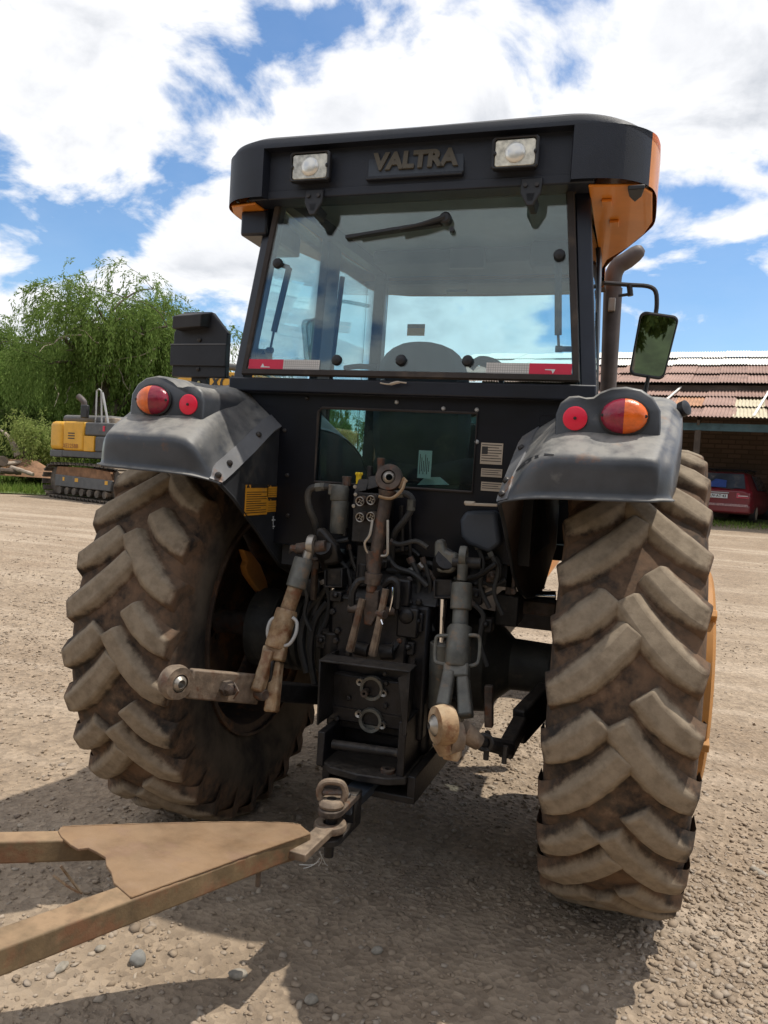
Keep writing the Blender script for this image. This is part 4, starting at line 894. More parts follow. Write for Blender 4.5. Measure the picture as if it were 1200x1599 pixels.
# ---- cab frame
def L2(s, z): t = (z-1.907)/(2.66-1.907); return s*(.712-.08*t), -.372+.085*t      # outer rear pillar line
for s in (-1, 1):
    x0, y0 = L2(s, 1.86); x1, y1 = L2(s, 2.69); b = MB()
    def ring(x, y, z): return [Vector((x, y, z)), Vector((x-s*.055, y-.012, z)), Vector((x-s*.06, y+.05, z)), Vector((x-.005*s, y+.09, z))]
    b.grid([ring(x0, y0, 1.86), ring(x1, y1, 2.69)], cv=True); b.build('rear_pillar', 'cab_black', TR, bevel=.006)
    b = MB(); b.hexa([(s*.665, .30, 1.28), (s*.71, .30, 1.28), (s*.71, .46, 1.28), (s*.665, .46, 1.28), (s*.60, .30, 2.70), (s*.645, .30, 2.70), (s*.645, .46, 2.70), (s*.60, .46, 2.70)]); b.build('door_pillar', 'cab_black', TR, bevel=.008)
    b = MB(); b.hexa([(s*.57, 1.02, 1.28), (s*.64, 1.02, 1.28), (s*.64, 1.10, 1.28), (s*.57, 1.10, 1.28), (s*.52, .92, 2.70), (s*.585, .92, 2.70), (s*.585, .99, 2.70), (s*.52, .99, 2.70)]); b.build('front_pillar', 'cab_black', TR, bevel=.006)
    b = MB(); b.beam((s*.612, -.25, 2.69), (s*.56, .96, 2.70), .06, .07); b.build('roof_rail', 'cab_black', TR)
    b = MB(); b.beam((s*.70, -.30, 1.86), (s*.69, .34, 1.80), .05, .08); b.build('side_sill', 'cab_black', TR)
    b = MB(); b.hexa([(s*.668, .44, 1.2), (s*.70, .44, 1.2), (s*.635, 1.04, 1.2), (s*.60, 1.04, 1.2), (s*.668, .44, 1.45), (s*.70, .44, 1.45), (s*.635, 1.04, 1.45), (s*.60, 1.04, 1.45)]); b.build('door_lower_rail', 'cab_black', TR)
    b = MB(); b.prism([(s*.688, -.24, 1.90), (s*.690, .30, 1.84), (s*.628, .30, 2.65), (s*.618, -.20, 2.65)], (s*.005, 0, 0)); b.build('quarter_glass', 'glass_clear', TR, label='tinted side glass behind the door')
    b = MB(); b.prism([(s*.675, .47, 1.46), (s*.615, 1.02, 1.46), (s*.565, .94, 2.65), (s*.615, .47, 2.65)], (s*.005, 0, 0)); b.build('door_glass', 'glass_clear', TR)
    b = MB(); b.tube([(s*.655, .50, 1.75), (s*.640, .50, 2.1), (s*.618, .52, 2.55)], .014, 8); b.build('grab_rail', 'black_plastic', TR)
b = MB(); b.beam((-.712, -.375, 1.895), (.712, -.375, 1.895), .05, .055); b.build('rear_sill', 'cab_black', TR, bevel=.006)
b = MB(); b.beam((-.63, -.29, 2.675), (.63, -.29, 2.675), .05, .05); b.build('rear_header', 'cab_black', TR, bevel=.004)
b = MB(); b.beam((-.55, .95, 2.71), (.55, .95, 2.71), .06, .06); b.build('front_header', 'cab_black', TR)
b = MB(); b.bb(-.60, .60, 1.03, 1.10, 1.25, 1.62); b.build('firewall', 'cab_black', TR)
b = MB(); b.prism([(-.56, 1.075, 1.64), (.56, 1.075, 1.64), (.52, .955, 2.67), (-.52, .955, 2.67)], (0, .005, 0)); b.build('windscreen', 'glass_clear', TR)
b = MB(); b.bb(-.485, .455, -.30, .88, 1.18, 1.26); b.bb(-.64, .64, .885, 1.08, 1.18, 1.26); b.build('cab_floor', 'interior', TR)
b = MB(); b.bb(-.61, .61, -.24, .93, 2.715, 2.745); hl = b.build('headliner', 'headliner', TR)
b = MB(); b.bb(-.50, .50, .62, .92, 2.64, 2.712); b.build('overhead_console', 'interior', TR, bevel=.02, segs=3)
b = MB(); b.bb(-.09, .09, .58, .62, 2.60, 2.70); b.build('cab_radio', 'black_plastic', TR, bevel=.008)
b = MB(); b.bb(.32, .56, .50, .66, 2.58, 2.70); b.build('sun_visor', 'interior', TR, bevel=.02)
# ---- cab rear wall below the window, with its own pane
WYB = -.352
b = MB()
b.bb(-.70, .70, WYB, WYB+.03, 1.815, 1.885)
b.bb(-.52, -.335, WYB, WYB+.03, 1.27, 1.815); b.bb(.295, .52, WYB, WYB+.03, 1.27, 1.815); b.bb(-.335, .295, WYB, WYB+.03, 1.27, 1.525); b.bb(-.72, -.52, WYB+.002, WYB+.03, 1.60, 1.815); b.bb(.52, .72, WYB+.002, WYB+.03, 1.60, 1.815)
wall = b.build('rear_wall', 'wall_black', TR, fix=False)
b = MB(); b.prism([(-.345, WYB+.012, 1.515), (.305, WYB+.012, 1.515), (.305, WYB+.012, 1.825), (-.33, WYB+.012, 1.825), (-.345, WYB+.012, 1.80)], (0, .005, 0)); pane = b.build('lower_rear_pane', 'glass_low', TR, label='small fixed pane in the rear wall')
b = MB(); b.tube([(-.335, WYB-.004, 1.525), (.295, WYB-.004, 1.525), (.295, WYB-.004, 1.815), (-.32, WYB-.004, 1.815), (-.335, WYB-.004, 1.80)], .006, 6, closed=True); b.build('pane_seal', 'rubber_frame', TR)
b = MB(); b.beam((-.70, WYB-.012, 1.868), (.70, WYB-.012, 1.872), .014, .010); b.build('wall_drip_rail', 'cab_black', TR)
for px, py in ((620, 628), (693, 638), (745, 640), (745, 690), (445, 672), (449, 742), (450, 805), (454, 862), (480, 622)):
    q = P(px, py, WYB); b = MB(); b.lathe([(.0085, 0), (.0085, .004), (.005, .008), (0, .008)], q, (0, -1, 0), 8); b.build('rivet', 'handle_grey' if px > 600 else 'bolt', wall)
# type plates
for (x0, y0, x1, y1, n) in ((752, 691, 784, 726, 7), (752, 731, 784, 746, 3), (752, 752, 784, 768, 3)):
    a = P(x0, y0, WYB-.002); c = P(x1, y1, WYB-.002); b = MB(); b.bb(a.x, c.x, WYB-.003, WYB+.001, c.z, a.z); b.mat(1)
    hh = (a.z-c.z)/(n+1)
    for i in range(n): z = a.z-hh*(i+.75); b.bb(a.x+.004+(.022 if (n == 7 and 1 <= i <= 3) else 0), c.x-.004-(.01 if i % 3 == 1 else 0), WYB-.0036, WYB-.0028, z-hh*.17, z+hh*.12)
    if n == 7: b.bb(a.x+.004, a.x+.026, WYB-.0036, WYB-.0028, a.z-hh*4.3, a.z-hh*1.4)
    b.build('type_plate', ['label_tan', 'label_ink'], wall, fix=False)
a = P(655, 703, WYB+.022); b = MB(); b.bb(a.x, a.x+.052, WYB+.018, WYB+.020, a.z-.105, a.z); b.mat(1)
for i in range(6): b.bb(a.x+.006+i*.007, a.x+.0085+i*.007, WYB+.0168, WYB+.0176, a.z-.09+.01*(i % 2), a.z-.015-.012*(i % 3))
b.build('paper_label', ['paper', 'label_ink'], pane, fix=False, label='white printed label stuck inside the small pane')
b = MB(); b.prism([P(652, 757, WYB+.06), P(700, 757, WYB+.06), P(686, 745, WYB+.06), P(664, 745, WYB+.06)], (0, .02, 0)); b.build('cloth_scrap', 'tape_white', pane)
# ---- opening rear window
RW = empty('rear_window', parent=TR)
def W(px, py, off=0.):       # point on the tilted plane of the rear window
    n = Vector((0, -1, (.397-.32)/(2.643-1.927))).normalized(); o = Vector((0, -.397, 1.927)); d = _ray(px, py); o2 = o+n*off
    return CAMP+d*((o2-CAMP).dot(n)/d.dot(n))
WN = Vector((0, -1, .1075)).normalized(); wu = Vector((0, .1069, .994)).normalized()
corn = [Vector((-.655, -.397, 1.930)), Vector((.655, -.397, 1.930)), Vector((.580, -.32, 2.645)), Vector((-.580, -.32, 2.645))]
ctr = sum(corn, Vector())/4
def inset(c, k): 
    out = []
    for i, p in enumerate(c):
        sx = -1 if p.x > 0 else 1; sz = 1 if p.z < 2.3 else -1; out.append(p+Vector((sx*k, 0, 0))+wu*sz*k)
    return out
b = MB(); o_ = corn; i_ = inset(corn, .028)
rowsW = [[p+WN*.0 for p in o_], [p+WN*.016 for p in inset(corn, .004)], [p+WN*.016 for p in inset(corn, .022)], [p+WN*.002 for p in i_]]
b.grid(rowsW, cv=True); b.build('window_seal', 'rubber_frame', RW, smooth=0)
b = MB(); b.prism([p+WN*.004 for p in inset(corn, .018)], WN*.005); b.build('window_pane', 'glass', RW)
for px in (489, 829):
    py0 = 316 if px < 600 else 300; c = P(px, py0, -.432); b = MB(); xx = Vector((1, 0, 0)); hu, wu_ = wu, wu
    b.prism([c-xx*.038+wu*.052, c+xx*.038+wu*.052, c+xx*.036+wu*.0, c+xx*.010-wu*.048, c-xx*.010-wu*.048, c-xx*.036+wu*.0], -WN*.012); b.prism([c-xx*.02+wu*.0, c+xx*.02+wu*.0, c+xx*.012-wu*.035, c-xx*.012-wu*.035], -WN*.10); h = b.build('window_hinge', 'black_plastic', RW, bevel=.004)
    for q in (-.02, .02): b = MB(); b.lathe([(.008, 0), (.008, .006), (0, .008)], c+xx*q+wu*.025, WN, 8); b.build('hinge_bolt', 'bolt', RW)
for px, py in ((527, 563), (627, 563), (731, 564), (435, 412), (874, 399)):
    c = W(px, py, .010); b = MB(); b.lathe([(.021, 0), (.021, .008), (.017, .015), (.008, .019), (0, .020)], c, WN, 14); b.build('window_knob', 'black_plastic', RW)
# strut and wiper
s0 = W(452, 418, -.03); s1 = W(428, 518, -.05); s2 = W(422, 547, -.05)
b = MB(); b.tube([s0, s1], .013, 10); b.tube([s1, s2], .005, 8); b.tube([W(435, 412, 0), s0], .010, 8); b.lathe([(.012, -.012), (.012, .012)], s2, (1, 0, 0), 8); b.build('gas_strut', 'black_plastic', RW)
s0 = W(872, 402, -.02); s1 = W(872, 523, -.06); s2 = W(873, 545, -.06)
b = MB(); b.tube([s0, s1], .013, 10); b.tube([s1, s2], .005, 8); b.tube([s2, W(900, 545, -.06)], .010, 8); b.lathe([(.012, -.012), (.012, .012)], s2, (1, 0, 0), 8); b.build('gas_strut', 'plate_blue', RW)
wp = W(698, 345, .01); b = MB(); b.lathe([(.022, 0), (.022, .03), (.015, .036), (0, .036)], wp, WN, 14); b.tube([wp+WN*.03, W(660, 350, .045), W(625, 358, .045)], [.012, .009, .007], 8); b.lathe([(.010, 0), (.010, .02)], W(707, 361, .008), WN, 8)
b.build('wiper_arm', 'black_plastic', RW)
b = MB(); b.beam(W(541, 371, .016), W(690, 350, .016), .012, .022, up=WN); b.beam(W(560, 367, .032), W(668, 349, .034), .010, .012, up=WN); b.build('wiper_blade', 'black_plastic', RW)
# reflective tape strips
def strip(x0, x1, z0, z1, name, mats, kind, lab):
    n = WN; b = MB(); e = .0105
    def Q(x, z, o=e): t = (z-1.927)/.716; return Vector((x, -.397+.077*t, z))+n*o
    b.prism([Q(x0, z0), Q(x1, z0), Q(x1, z1), Q(x0, z1)], n*.0008); b.mat(1)
    if kind == 'grid':
        k = 18
        for i in range(1, k): x = x0+(x1-x0)*i/k; b.prism([Q(x-.0006, z0, e+.0009), Q(x+.0006, z0, e+.0009), Q(x+.0006, z1, e+.0009), Q(x-.0006, z1, e+.0009)], n*.0003)
        for i in range(1, 6): z = z0+(z1-z0)*i/6; b.prism([Q(x0, z-.0006, e+.001), Q(x1, z-.0006, e+.001), Q(x1, z+.0006, e+.001), Q(x0, z+.0006, e+.001)], n*.0003)
    o = b.build(name, mats, RW, fix=False, label=lab)
    return Q((x0+x1)/2, (z0+z1)/2, e+.0012)
zt0, zt1 = 1.939, 1.992
c = strip(-.625, -.475, zt0, zt1, 'reflective_tape', ['sticker_red', 'sticker_line'], 'plain', 'red reflective tape at the left lower corner of the rear window')
for (cx_, sg) in ((c, 1),):
    b = MB(); mw = frame(cx_, (1, 0, 0), wu); tri = [mw @ Vector(p) for p in ((-.022, -.006, 0), (.018, -.006, 0), (.018, -.003, 0), (-.006, -.002, 0), (-.013, .010, 0))]; b.prism(tri, WN*.0004); b.build('tape_mark', 'paper', RW, fix=False)
strip(-.475, -.322, zt0, zt1, 'reflective_tape', ['sticker_white', 'sticker_line'], 'grid', 'white gridded reflective tape on the left of the rear window')
strip(.325, .478, zt0, zt1, 'reflective_tape', ['sticker_white', 'sticker_line'], 'grid', 'white gridded reflective tape on the right of the rear window')
c = strip(.478, .625, zt0, zt1, 'reflective_tape', ['sticker_red', 'sticker_line'], 'plain', 'red reflective tape at the right lower corner of the rear window')
b = MB(); mw = frame(c, (1, 0, 0), wu); b.prism([mw @ Vector(p) for p in ((-.018, .006, 0), (.018, .006, 0), (.010, -.010, 0), (.004, .002, 0), (-.018, .003, 0))], WN*.0004); b.build('tape_mark', 'paper', RW, fix=False)
b = MB(); b.tube(catmull([W(594, 598, .02), W(608, 600, .022), W(622, 597, .022), W(635, 598, .02)], 4), [.003]*5+[.006]*4+[.003]*4, 6); b.build('torn_seal', 'label_tan', RW, label='torn bit of pale sealing strip under the window')
# decals on the windscreen and a card on the left quarter
for x0, y0, x1, y1 in ((699, 453, 730, 463), (638, 507, 664, 525)):
    a = P(x0, y0, 1.0); c = P(x1, y1, 1.0); b = MB(); b.bb(a.x, c.x, .985, .988, c.z, a.z); b.mat(1); b.bb(a.x, c.x, .983, .9845, a.z-(a.z-c.z)*.35, a.z); b.build('windscreen_decal', ['label_orange', 'label_ink'], TR, fix=False)
a = P(402, 545, -.30); c = P(436, 562, -.30); b = MB(); b.bb(a.x, c.x-.03, -.302, -.30, c.z, a.z); b.mat(1); q = (a+c)/2; b.prism([(q.x-.03, -.3035, q.z), (q.x-.01, -.3035, q.z), (q.x-.02, -.3035, q.z+.017)], (0, .001, 0)); b.build('warning_card', ['label_tan', 'plate_blue'], TR, fix=False)
# ---- seat, wheel, levers
b = MB(); b.bb(-.25, .27, .05, .50, 1.55, 1.66); st_ = b.build('seat', 'seat_fabric', TR, bevel=.05, segs=4)
rows = []
for z, hw, y in ((1.62, .21, .02), (1.75, .235, -.0), (1.95, .225, -.03), (2.06, .20, -.05), (2.12, .14, -.055), (2.14, .05, -.055)): rows.append([Vector((x, y+dy, z)) for x, dy in ((-hw, .05), (-hw*.9, -.02), (0, -.035), (hw*.9, -.02), (hw, .05), (hw*.85, .10), (0, .085), (-hw*.85, .10))])
sx = MB(); off = P(655, 560, .0).x; rows = [[p+Vector((off, .06, 0)) for p in r_] for r_ in rows]
sx.grid(rows, cv=True); sx.add(rows[-1], [tuple(range(8))]); sx.build('backrest', 'seat_fabric', st_, smooth=60, subsurf=1)
b = MB(); b.bb(-.14, .16, .1, .42, 1.26, 1.55); b.build('seat_base', 'black_plastic', st_, bevel=.02)
ctrw = Vector((off+.05, .62, 2.02)); pts = []
for i in range(24): a = 2*math.pi*i/24; pts.append(ctrw+Vector((.20*math.cos(a), .12*math.sin(a), .15*math.sin(a)*-1*-1)))
b = MB(); b.tube(pts, .014, 8, closed=True); b.tube([ctrw-Vector((.2, 0, 0)), ctrw+Vector((.2, 0, 0))], .012, 6); b.tube([ctrw, (off+.05, .85, 1.4)], .035, 8); b.build('steering_wheel', 'black_plastic', TR)
b = MB(); b.prism([(-.32, .80, 1.26), (.42, .80, 1.26), (.36, .86, 1.86), (-.26, .86, 1.86)], (0, .2, 0)); b.build('dashboard', 'interior', TR, bevel=.03, segs=3)
b = MB(); b.prism([(.30, .0, 1.26), (.50, .0, 1.26), (.50, .75, 1.26), (.30, .75, 1.26)], (0, 0, .48)); b.build('side_console', 'interior', TR, bevel=.03)
b = MB(); b.tube([(off-.12, -.02, 1.84), (off-.13, -.04, 1.92), (off-.15, -.02, 1.97)], .012, 6); b.build('armrest_lever', 'handle_grey', TR)
b = MB(); b.tube(catmull([P(735, 575, .25), P(750, 562, .25), P(775, 568, .27), P(800, 590, .3)], 4), .018, 8); b.tube(catmull([P(538, 575, .1), P(560, 572, .1), P(590, 574, .1)], 3), .012, 8); b.build('cab_handrail', 'interior', TR)
# ---- roof
RY = -.455
def outline(notch):
    R = [(0, RY if not notch else RY+.045), (.572, RY if not notch else RY+.045), (.580, RY), (.66, RY+.003), (.74, RY+.022), (.80, RY+.062), (.840, RY+.115), (.856, RY+.175), (.862, -.20), (.862, .02), (.835, .14), (.77, .32), (.70, .50), (.655, .66), (.64, 1.0), (.60, 1.12), (.45, 1.18), (0, 1.20)]
    k0 = 3; cr = catmull([(x, y, 0) for x, y in R[k0-1:13]], 4); R = R[:k0-1]+[(p.x, p.y) for p in cr]+R[13:]
    Lf = [(-(x if x <= .58 else .58+(x-.58)*(.78 if y < .5 else 1.)), y) for x, y in R[::-1] if x > 0]
    return R+Lf
def roof():
    lv = [(2.605, -.012, True), (2.622, .0, True), (2.785, .0, True), (2.785, .0, False), (2.80, .0, False), (2.822, .012, False), (2.838, .04, False), (2.846, .09, False)]
    rows = []
    for z, ins, nt_ in lv:
        rw = []
        for x, y in outline(nt_):
            cx0, cy0 = 0, .35; d = Vector((x-cx0, y-cy0)); l = d.length; k = (l-max(ins, 0))/l; zz = z-(.05*max(0, (abs(x)-.55)/.31)**2 if z > 2.79 else 0)-.02*max(0, y)/1.2*(1 if z > 2.7 else 0)
            rw.append(Vector((cx0+d.x*k, cy0+d.y*k, zz)))
        rows.append(rw)
    return rows
rr_ = roof(); n_ = len(rr_[0]); capf = MB(); shf = MB()
for i in range(len(rr_)-1):
    for j in range(n_):
        q = [rr_[i][j], rr_[i][(j+1) % n_], rr_[i+1][(j+1) % n_], rr_[i+1][j]]; cy = sum(p.y for p in q)/4
        (capf if cy < -.352 else shf).add(q, [(0, 1, 2, 3)])
top = rr_[-1]; shf.add(top, [tuple(range(n_))])
RO = empty('roof', parent=TR)
cap = capf.build('rear_cap', 'fascia_black', RO, smooth=30, bevel=.006, segs=2, label='black rear fascia of the roof')
shell = shf.build('roof_shell', 'orange_paint', RO, smooth=30)
b = MB(); b.bb(-.655, .655, -.415, -.31, 2.606, 2.64); b.build('cap_underside', 'fascia_black', RO, bevel=.004)
b = MB(); b.bb(-.64, .64, .92, 1.16, 2.61, 2.63); b.build('roof_underside', 'interior', RO)
for s in (-1, 1):       # side air boxes under the overhang
    b = MB(); b.prism([(s*.635, -.40, 2.607), (s*(.80 if s > 0 else .75), -.38, 2.607), (s*(.845 if s > 0 else .785), -.30, 2.607), (s*(.852 if s > 0 else .79), .0, 2.607), (s*(.825 if s > 0 else .77), .14, 2.607), (s*(.76 if s > 0 else .72), .32, 2.607), (s*.67, .50, 2.607), (s*.64, .66, 2.607)], (0, 0, -.010)); b.build('overhang_panel', 'orange_paint', RO, bevel=.004)
    for (x, y) in ((.69, -.25), (.71, -.02)): 
        b = MB(); b.bb(s*(x-.015), s*(x+.02), y-.03, y+.03, 2.585, 2.595); b.build('panel_clip', 'orange_paint', RO, bevel=.002)
b = MB(); b.prism([PZ(981, 289, 2.59), PZ(1008, 287, 2.59), PZ(1003, 300, 2.59), PZ(992, 309, 2.59), PZ(983, 300, 2.59)], (0, 0, -.016)); b.build('speaker_grommet', 'black_plastic', RO, bevel=.004)
b = MB(); b.bb(-.735, -.615, -.33, .0, 2.50, 2.60); b.build('roof_bracket', 'cab_black', RO, bevel=.01)
for x in (-.70, -.655): b = MB(); b.lathe([(.006, 0), (.006, .005), (0, .006)], (x, -.42, 2.605), (0, 0, -1), 8); b.build('screw', 'bolt', RO)
# lamps on the roof
for s, x0, z0, wd, hh in ((-1, -.385, 2.706, .163, .108), (1, .385, 2.706, .163, .108)):
    wl = empty('work_light', (x0, -.425, z0), parent=TR); yb = .015
    b = MB(); h1, w1 = hh/2, wd/2
    rws = []
    for (y, k) in ((.03, .80), (-.015, 1.0), (-.032, 1.0), (-.036, .95), (-.033, .88)): rws.append([Vector((sx_*(w1*k if 1 else 0)-0, y, sz_*h1*k)) for sx_, sz_ in ((-1, -.86), (-.9, -1), (.9, -1), (1, -.86), (1, .86), (.9, 1), (-.9, 1), (-1, .86))])
    b.grid(rws, cv=True); b.add(rws[0], [tuple(range(8))]); b.build('lamp_housing', 'black_plastic', wl, smooth=30)
    b = MB(); b.prism([p*1.0 for p in [Vector((sx_*w1*.87, -.0305, sz_*h1*.85)) for sx_, sz_ in ((-1, -.86), (-.9, -1), (.9, -1), (1, -.86), (1, .86), (.9, 1), (-.9, 1), (-1, .86))]], (0, .006, 0)); b.build('lamp_lens', 'lamp_glass', wl, bevel=.003)
    b = MB(); b.lathe([(.036, 0), (.034, .004), (.022, .008), (0, .010)], (0, -.0305, 0), (0, -1, 0), 20); b.build('lamp_reflector', 'lamp_bulb', wl, smooth=60)
    for q in (-1, 1): b = MB(); b.ellip((q*w1*.86, -.034, 0), .006, .004, .008, 8, 6); b.build('lamp_clip', 'black_plastic', wl)
# name plate
b = MB(); b.prism([(-.172, RY+.052, 2.768), (-.163, RY+.03, 2.664), (.200, RY+.03, 2.664), (.193, RY+.052, 2.766)], (0, .02, 0)); npl = b.build('name_plate', 'plate_blue', TR, bevel=.004)
b = MB(); b.bb(-.168, .198, RY+.022, RY+.05, 2.652, 2.664); b.build('plate_ledge', 'fascia_black', npl, bevel=.004)
text_mesh('VALTRA', .088, 'name_lettering', 'letter_tan', npl, frame(Vector((.015, RY+.036, 2.717)), (1, 0, 0), (0, .2, 1)), .004, bold=.0045, sx=.98)
# ---- mudguards
def fender(s):
    fe = empty('mudguard', parent=TR); tag(fe, 'mudguard over the %s rear wheel, %s' % (('left', 'with yellow warning labels on its inner panel') if s < 0 else ('right', 'cracked along its inner edge')))
    V3 = lambda x, y, z: Vector((s*(x-(.034*min(1, max(0, (.62-x)/.1))*min(1, max(0, (-y-.1)/.3)) if s > 0 else 0)), y, z))
    rows = [
        [V3(.50, .86, 1.46), V3(.60, .86, 1.50), V3(.685, .86, 1.52), V3(.80, .86, 1.53), V3(.94, .86, 1.53), V3(.975, .86, 1.515), V3(1.0, .86, 1.48), V3(1.0, .86, 1.42)],
        [V3(.50, .62, 1.66), V3(.60, .62, 1.72), V3(.685, .62, 1.77), V3(.80, .62, 1.78), V3(.94, .62, 1.78), V3(.975, .62, 1.765), V3(1.0, .62, 1.73), V3(1.0, .62, 1.65)],
        [V3(.50, .30, 1.74), V3(.60, .30, 1.83), V3(.685, .30, 1.90), V3(.80, .30, 1.91), V3(0.924, .30, 1.91), V3(0.974, .30, 1.895), V3(0.999, .30, 1.86), V3(1.004, .30, 1.78)],
        [V3(.50, -.05, 1.75), V3(.60, -.05, 1.84), V3(.690, -.05, 1.905), V3(.80, -.05, 1.91), V3(0.924, -.05, 1.91), V3(0.974, -.05, 1.895), V3(0.999, -.05, 1.86), V3(1.004, -.05, 1.78)],
        [V3(.50, -.337, 1.739), V3(.60, -.345, 1.82), V3(.685, -.36, 1.885), V3(.80, -.36, 1.885), V3(0.928, -.36, 1.885), V3(0.969, -.36, 1.87), V3(0.994, -.36, 1.835), V3(0.999, -.36, 1.75)],
        [V3(.50, -.57, 1.622), V3(.56, -.58, 1.69), V3(.645, -.60, 1.795), V3(.80, -.60, 1.80), V3(.93, -.60, 1.80), V3(0.959, -.60, 1.785), V3(0.984, -.60, 1.755), V3(0.989, -.60, 1.67)],
        [V3(.50, -.72, 1.545), V3(.54, -.735, 1.605), V3(.615, -.75, 1.715), V3(.79, -.755, 1.725), V3(.91, -.755, 1.725), V3(0.942, -.75, 1.715), V3(0.971, -.74, 1.69), V3(0.977, -.73, 1.60)],
        [V3(.50, -.765, 1.522), V3(.535, -.79, 1.565), V3(.605, -.842, 1.664), V3(.78, -.853, 1.671), V3(.90, -.851, 1.673), V3(0.932, -.825, 1.668), V3(0.962, -.80, 1.655), V3(0.971, -.78, 1.575)],
        [V3(.50, -.782, 1.512), V3(.533, -.81, 1.545), V3(.60, -.867, 1.640), V3(.78, -.878, 1.648), V3(.90, -.876, 1.650), V3(0.929, -.857, 1.636), V3(0.956, -.83, 1.628), V3(0.967, -.80, 1.565)],
        [V3(.50, -.788, 1.508), V3(.532, -.815, 1.530), V3(.598, -.868, 1.590), V3(.78, -.879, 1.596), V3(.90, -.877, 1.598), V3(0.927, -.868, 1.596), V3(0.954, -.84, 1.592), V3(0.965, -.81, 1.560)],
        [V3(.50, -.794, 1.505), V3(.531, -.818, 1.520), V3(.60, -.868, 1.538), V3(.78, -.880, 1.545), V3(.90, -.879, 1.549), V3(0.925, -.872, 1.552), V3(0.950, -.85, 1.553), V3(0.963, -.815, 1.552)],
        [V3(.50, -.797, 1.502), V3(.531, -.826, 1.514), V3(.60, -.884, 1.530), V3(.78, -.896, 1.537), V3(.90, -.895, 1.541), V3(0.930, -.886, 1.545), V3(0.962, -.86, 1.546), V3(0.972, -.815, 1.546)]]
    fine = [catmull(r_, 4) for r_ in rows]; cols = list(zip(*fine)); cols = [catmull(c, 3) for c in cols]; fine = list(zip(*cols))
    b = MB(); b.grid([list(r_) for r_ in fine]); sh = b.build('fender_shell', 'fender', fe, smooth=50, solid=.006)
    # bolted flange strip
    sr = [list(r_) for r_ in fine[12:]]; sgr = []; cen = []
    for r_ in sr:
        e0, e1 = r_[0], r_[4]; dv = (e1-e0).normalized(); wst = min(.062, (e1-e0).length*.98); nv = Vector((-s*dv.z, 0, abs(dv.x))).normalized()
        sgr.append([e0-dv*.004-nv*.004, e0-dv*.004+nv*.009, e0+dv*wst+nv*.009, e0+dv*wst+nv*.002]); cen.append((e0+dv*wst*.5+nv*.009, nv))
    b = MB(); b.grid(sgr); b.build('flange_strip', 'flange', fe, smooth=30)
    for t in (.10, .33, .62):
        p, nv = cen[int(t*(len(cen)-1))]; b = MB(); b.lathe([(.012, 0), (.012, .006), (.008, .012), (0, .013)], p, nv, 10); b.build('flange_bolt', 'bolt', fe)
    # inner panel following the wheel arch
    poly = [(-.797, 1.505), (-.70, 1.455), (-.60, 1.39), (-.50, 1.325), (-.39, 1.245), (-.28, 1.17), (-.17, 1.13), (.05, 1.10), (.40, 1.10), (.86, 1.25), (.86, 1.455), (.62, 1.655), (.32, 1.74), (-.05, 1.755), (-.335, 1.74)]
    b = MB(); b.prism([V3(.500, y, z) for y, z in poly], V3(.006, 0, 0)); b.build('inner_panel', 'fender_panel' if s < 0 else 'fender_inside', fe)
    b = MB(); b.tube([V3(.503, y, z) for y, z in poly[:9]], .007, 6); b.build('panel_edge', 'fender_panel', fe)
    # moulded housing for the lamps
    hz = [(.618, 1.69), (.616, 1.79), (.626, 1.822), (.650, 1.842), (.678, 1.845), (.700, 1.840), (.722, 1.842), (.742, 1.858), (.775, 1.872), (.816, 1.876), (.860, 1.868), (.895, 1.845), (.918, 1.808), (.922, 1.76), (.922, 1.69)]
    b = MB(); fr = [V3(x, -.735, z) for x, z in hz]; mid = [V3(x, -.725+.0, z+.004) for x, z in hz]; bk_ = [V3(x*1.0, -.33, z+.015) for x, z in hz]
    cxh = Vector((s*.77, -.735, 1.76)); ins = [cxh+(p-cxh)*.955+Vector((0, -.006, 0)) for p in fr]
    b.grid([ins, fr, [p+Vector((0, .012, .003)) for p in fr], bk_]); b.add(ins, [tuple(range(len(ins)))]); b.build('lamp_housing', 'fender', fe, smooth=50)
    # oval tail lamp, amber outside, red inside
    lc = V3(.816, -.742, 1.788)
    b = MB(); b.lathe([(.074, 0), (.074, .010), (.070, .012)], (0, 0, 0), (0, -1, 0), 28); b.v = [(lc.x+v[0], lc.y+v[1], lc.z+v[2]*.80) for v in b.v]; b.build('lamp_base', 'black_plastic', fe)
    for part, lo, hi in (('amber_lens', 0., 1.), ('red_lens', -1., 0.)):
        b = MB(); rowsL = []
        for i in range(9):
            ph = i/8*math.pi/2; rw = []
            for j in range(13):
                th = (-90+180*j/12 if hi > 0 else 90+180*j/12); th = rad(th); r_ = math.sin(ph); rw.append(lc+Vector((s*r_*math.cos(th)*.068, -.010-.034*math.cos(ph), r_*math.sin(th)*.053)))
            rowsL.append(rw)
        b.grid(rowsL); b.build(part, 'orange_lens' if hi > 0 else 'red_lens', fe, smooth=60)
    for q in (-1, 1): b = MB(); b.lathe([(.005, 0), (.005, .004), (0, .005)], lc+Vector((q*.062, -.022, 0)), (0, -1, 0), 8); b.build('lens_screw', 'bolt', fe)
    rc = V3(.674, -.742, 1.777); b = MB(); b.lathe([(.0365, 0), (.0365, .005), (.033, .007), (0, .007)], rc, (0, -1, 0), 28); b.build('reflector', 'red_reflector', fe)
    b = MB(); b.lathe([(.005, 0), (.005, .004), (0, .005)], rc+Vector((0, -.007, 0)), (0, -1, 0), 8); b.build('reflector_screw', 'bolt', fe)
    return fe
FL = fender(-1); FR = fender(1)
lw_ = [c for c in TR.children if c.name.startswith('rear_wheel') and c.location.x < 0][0]
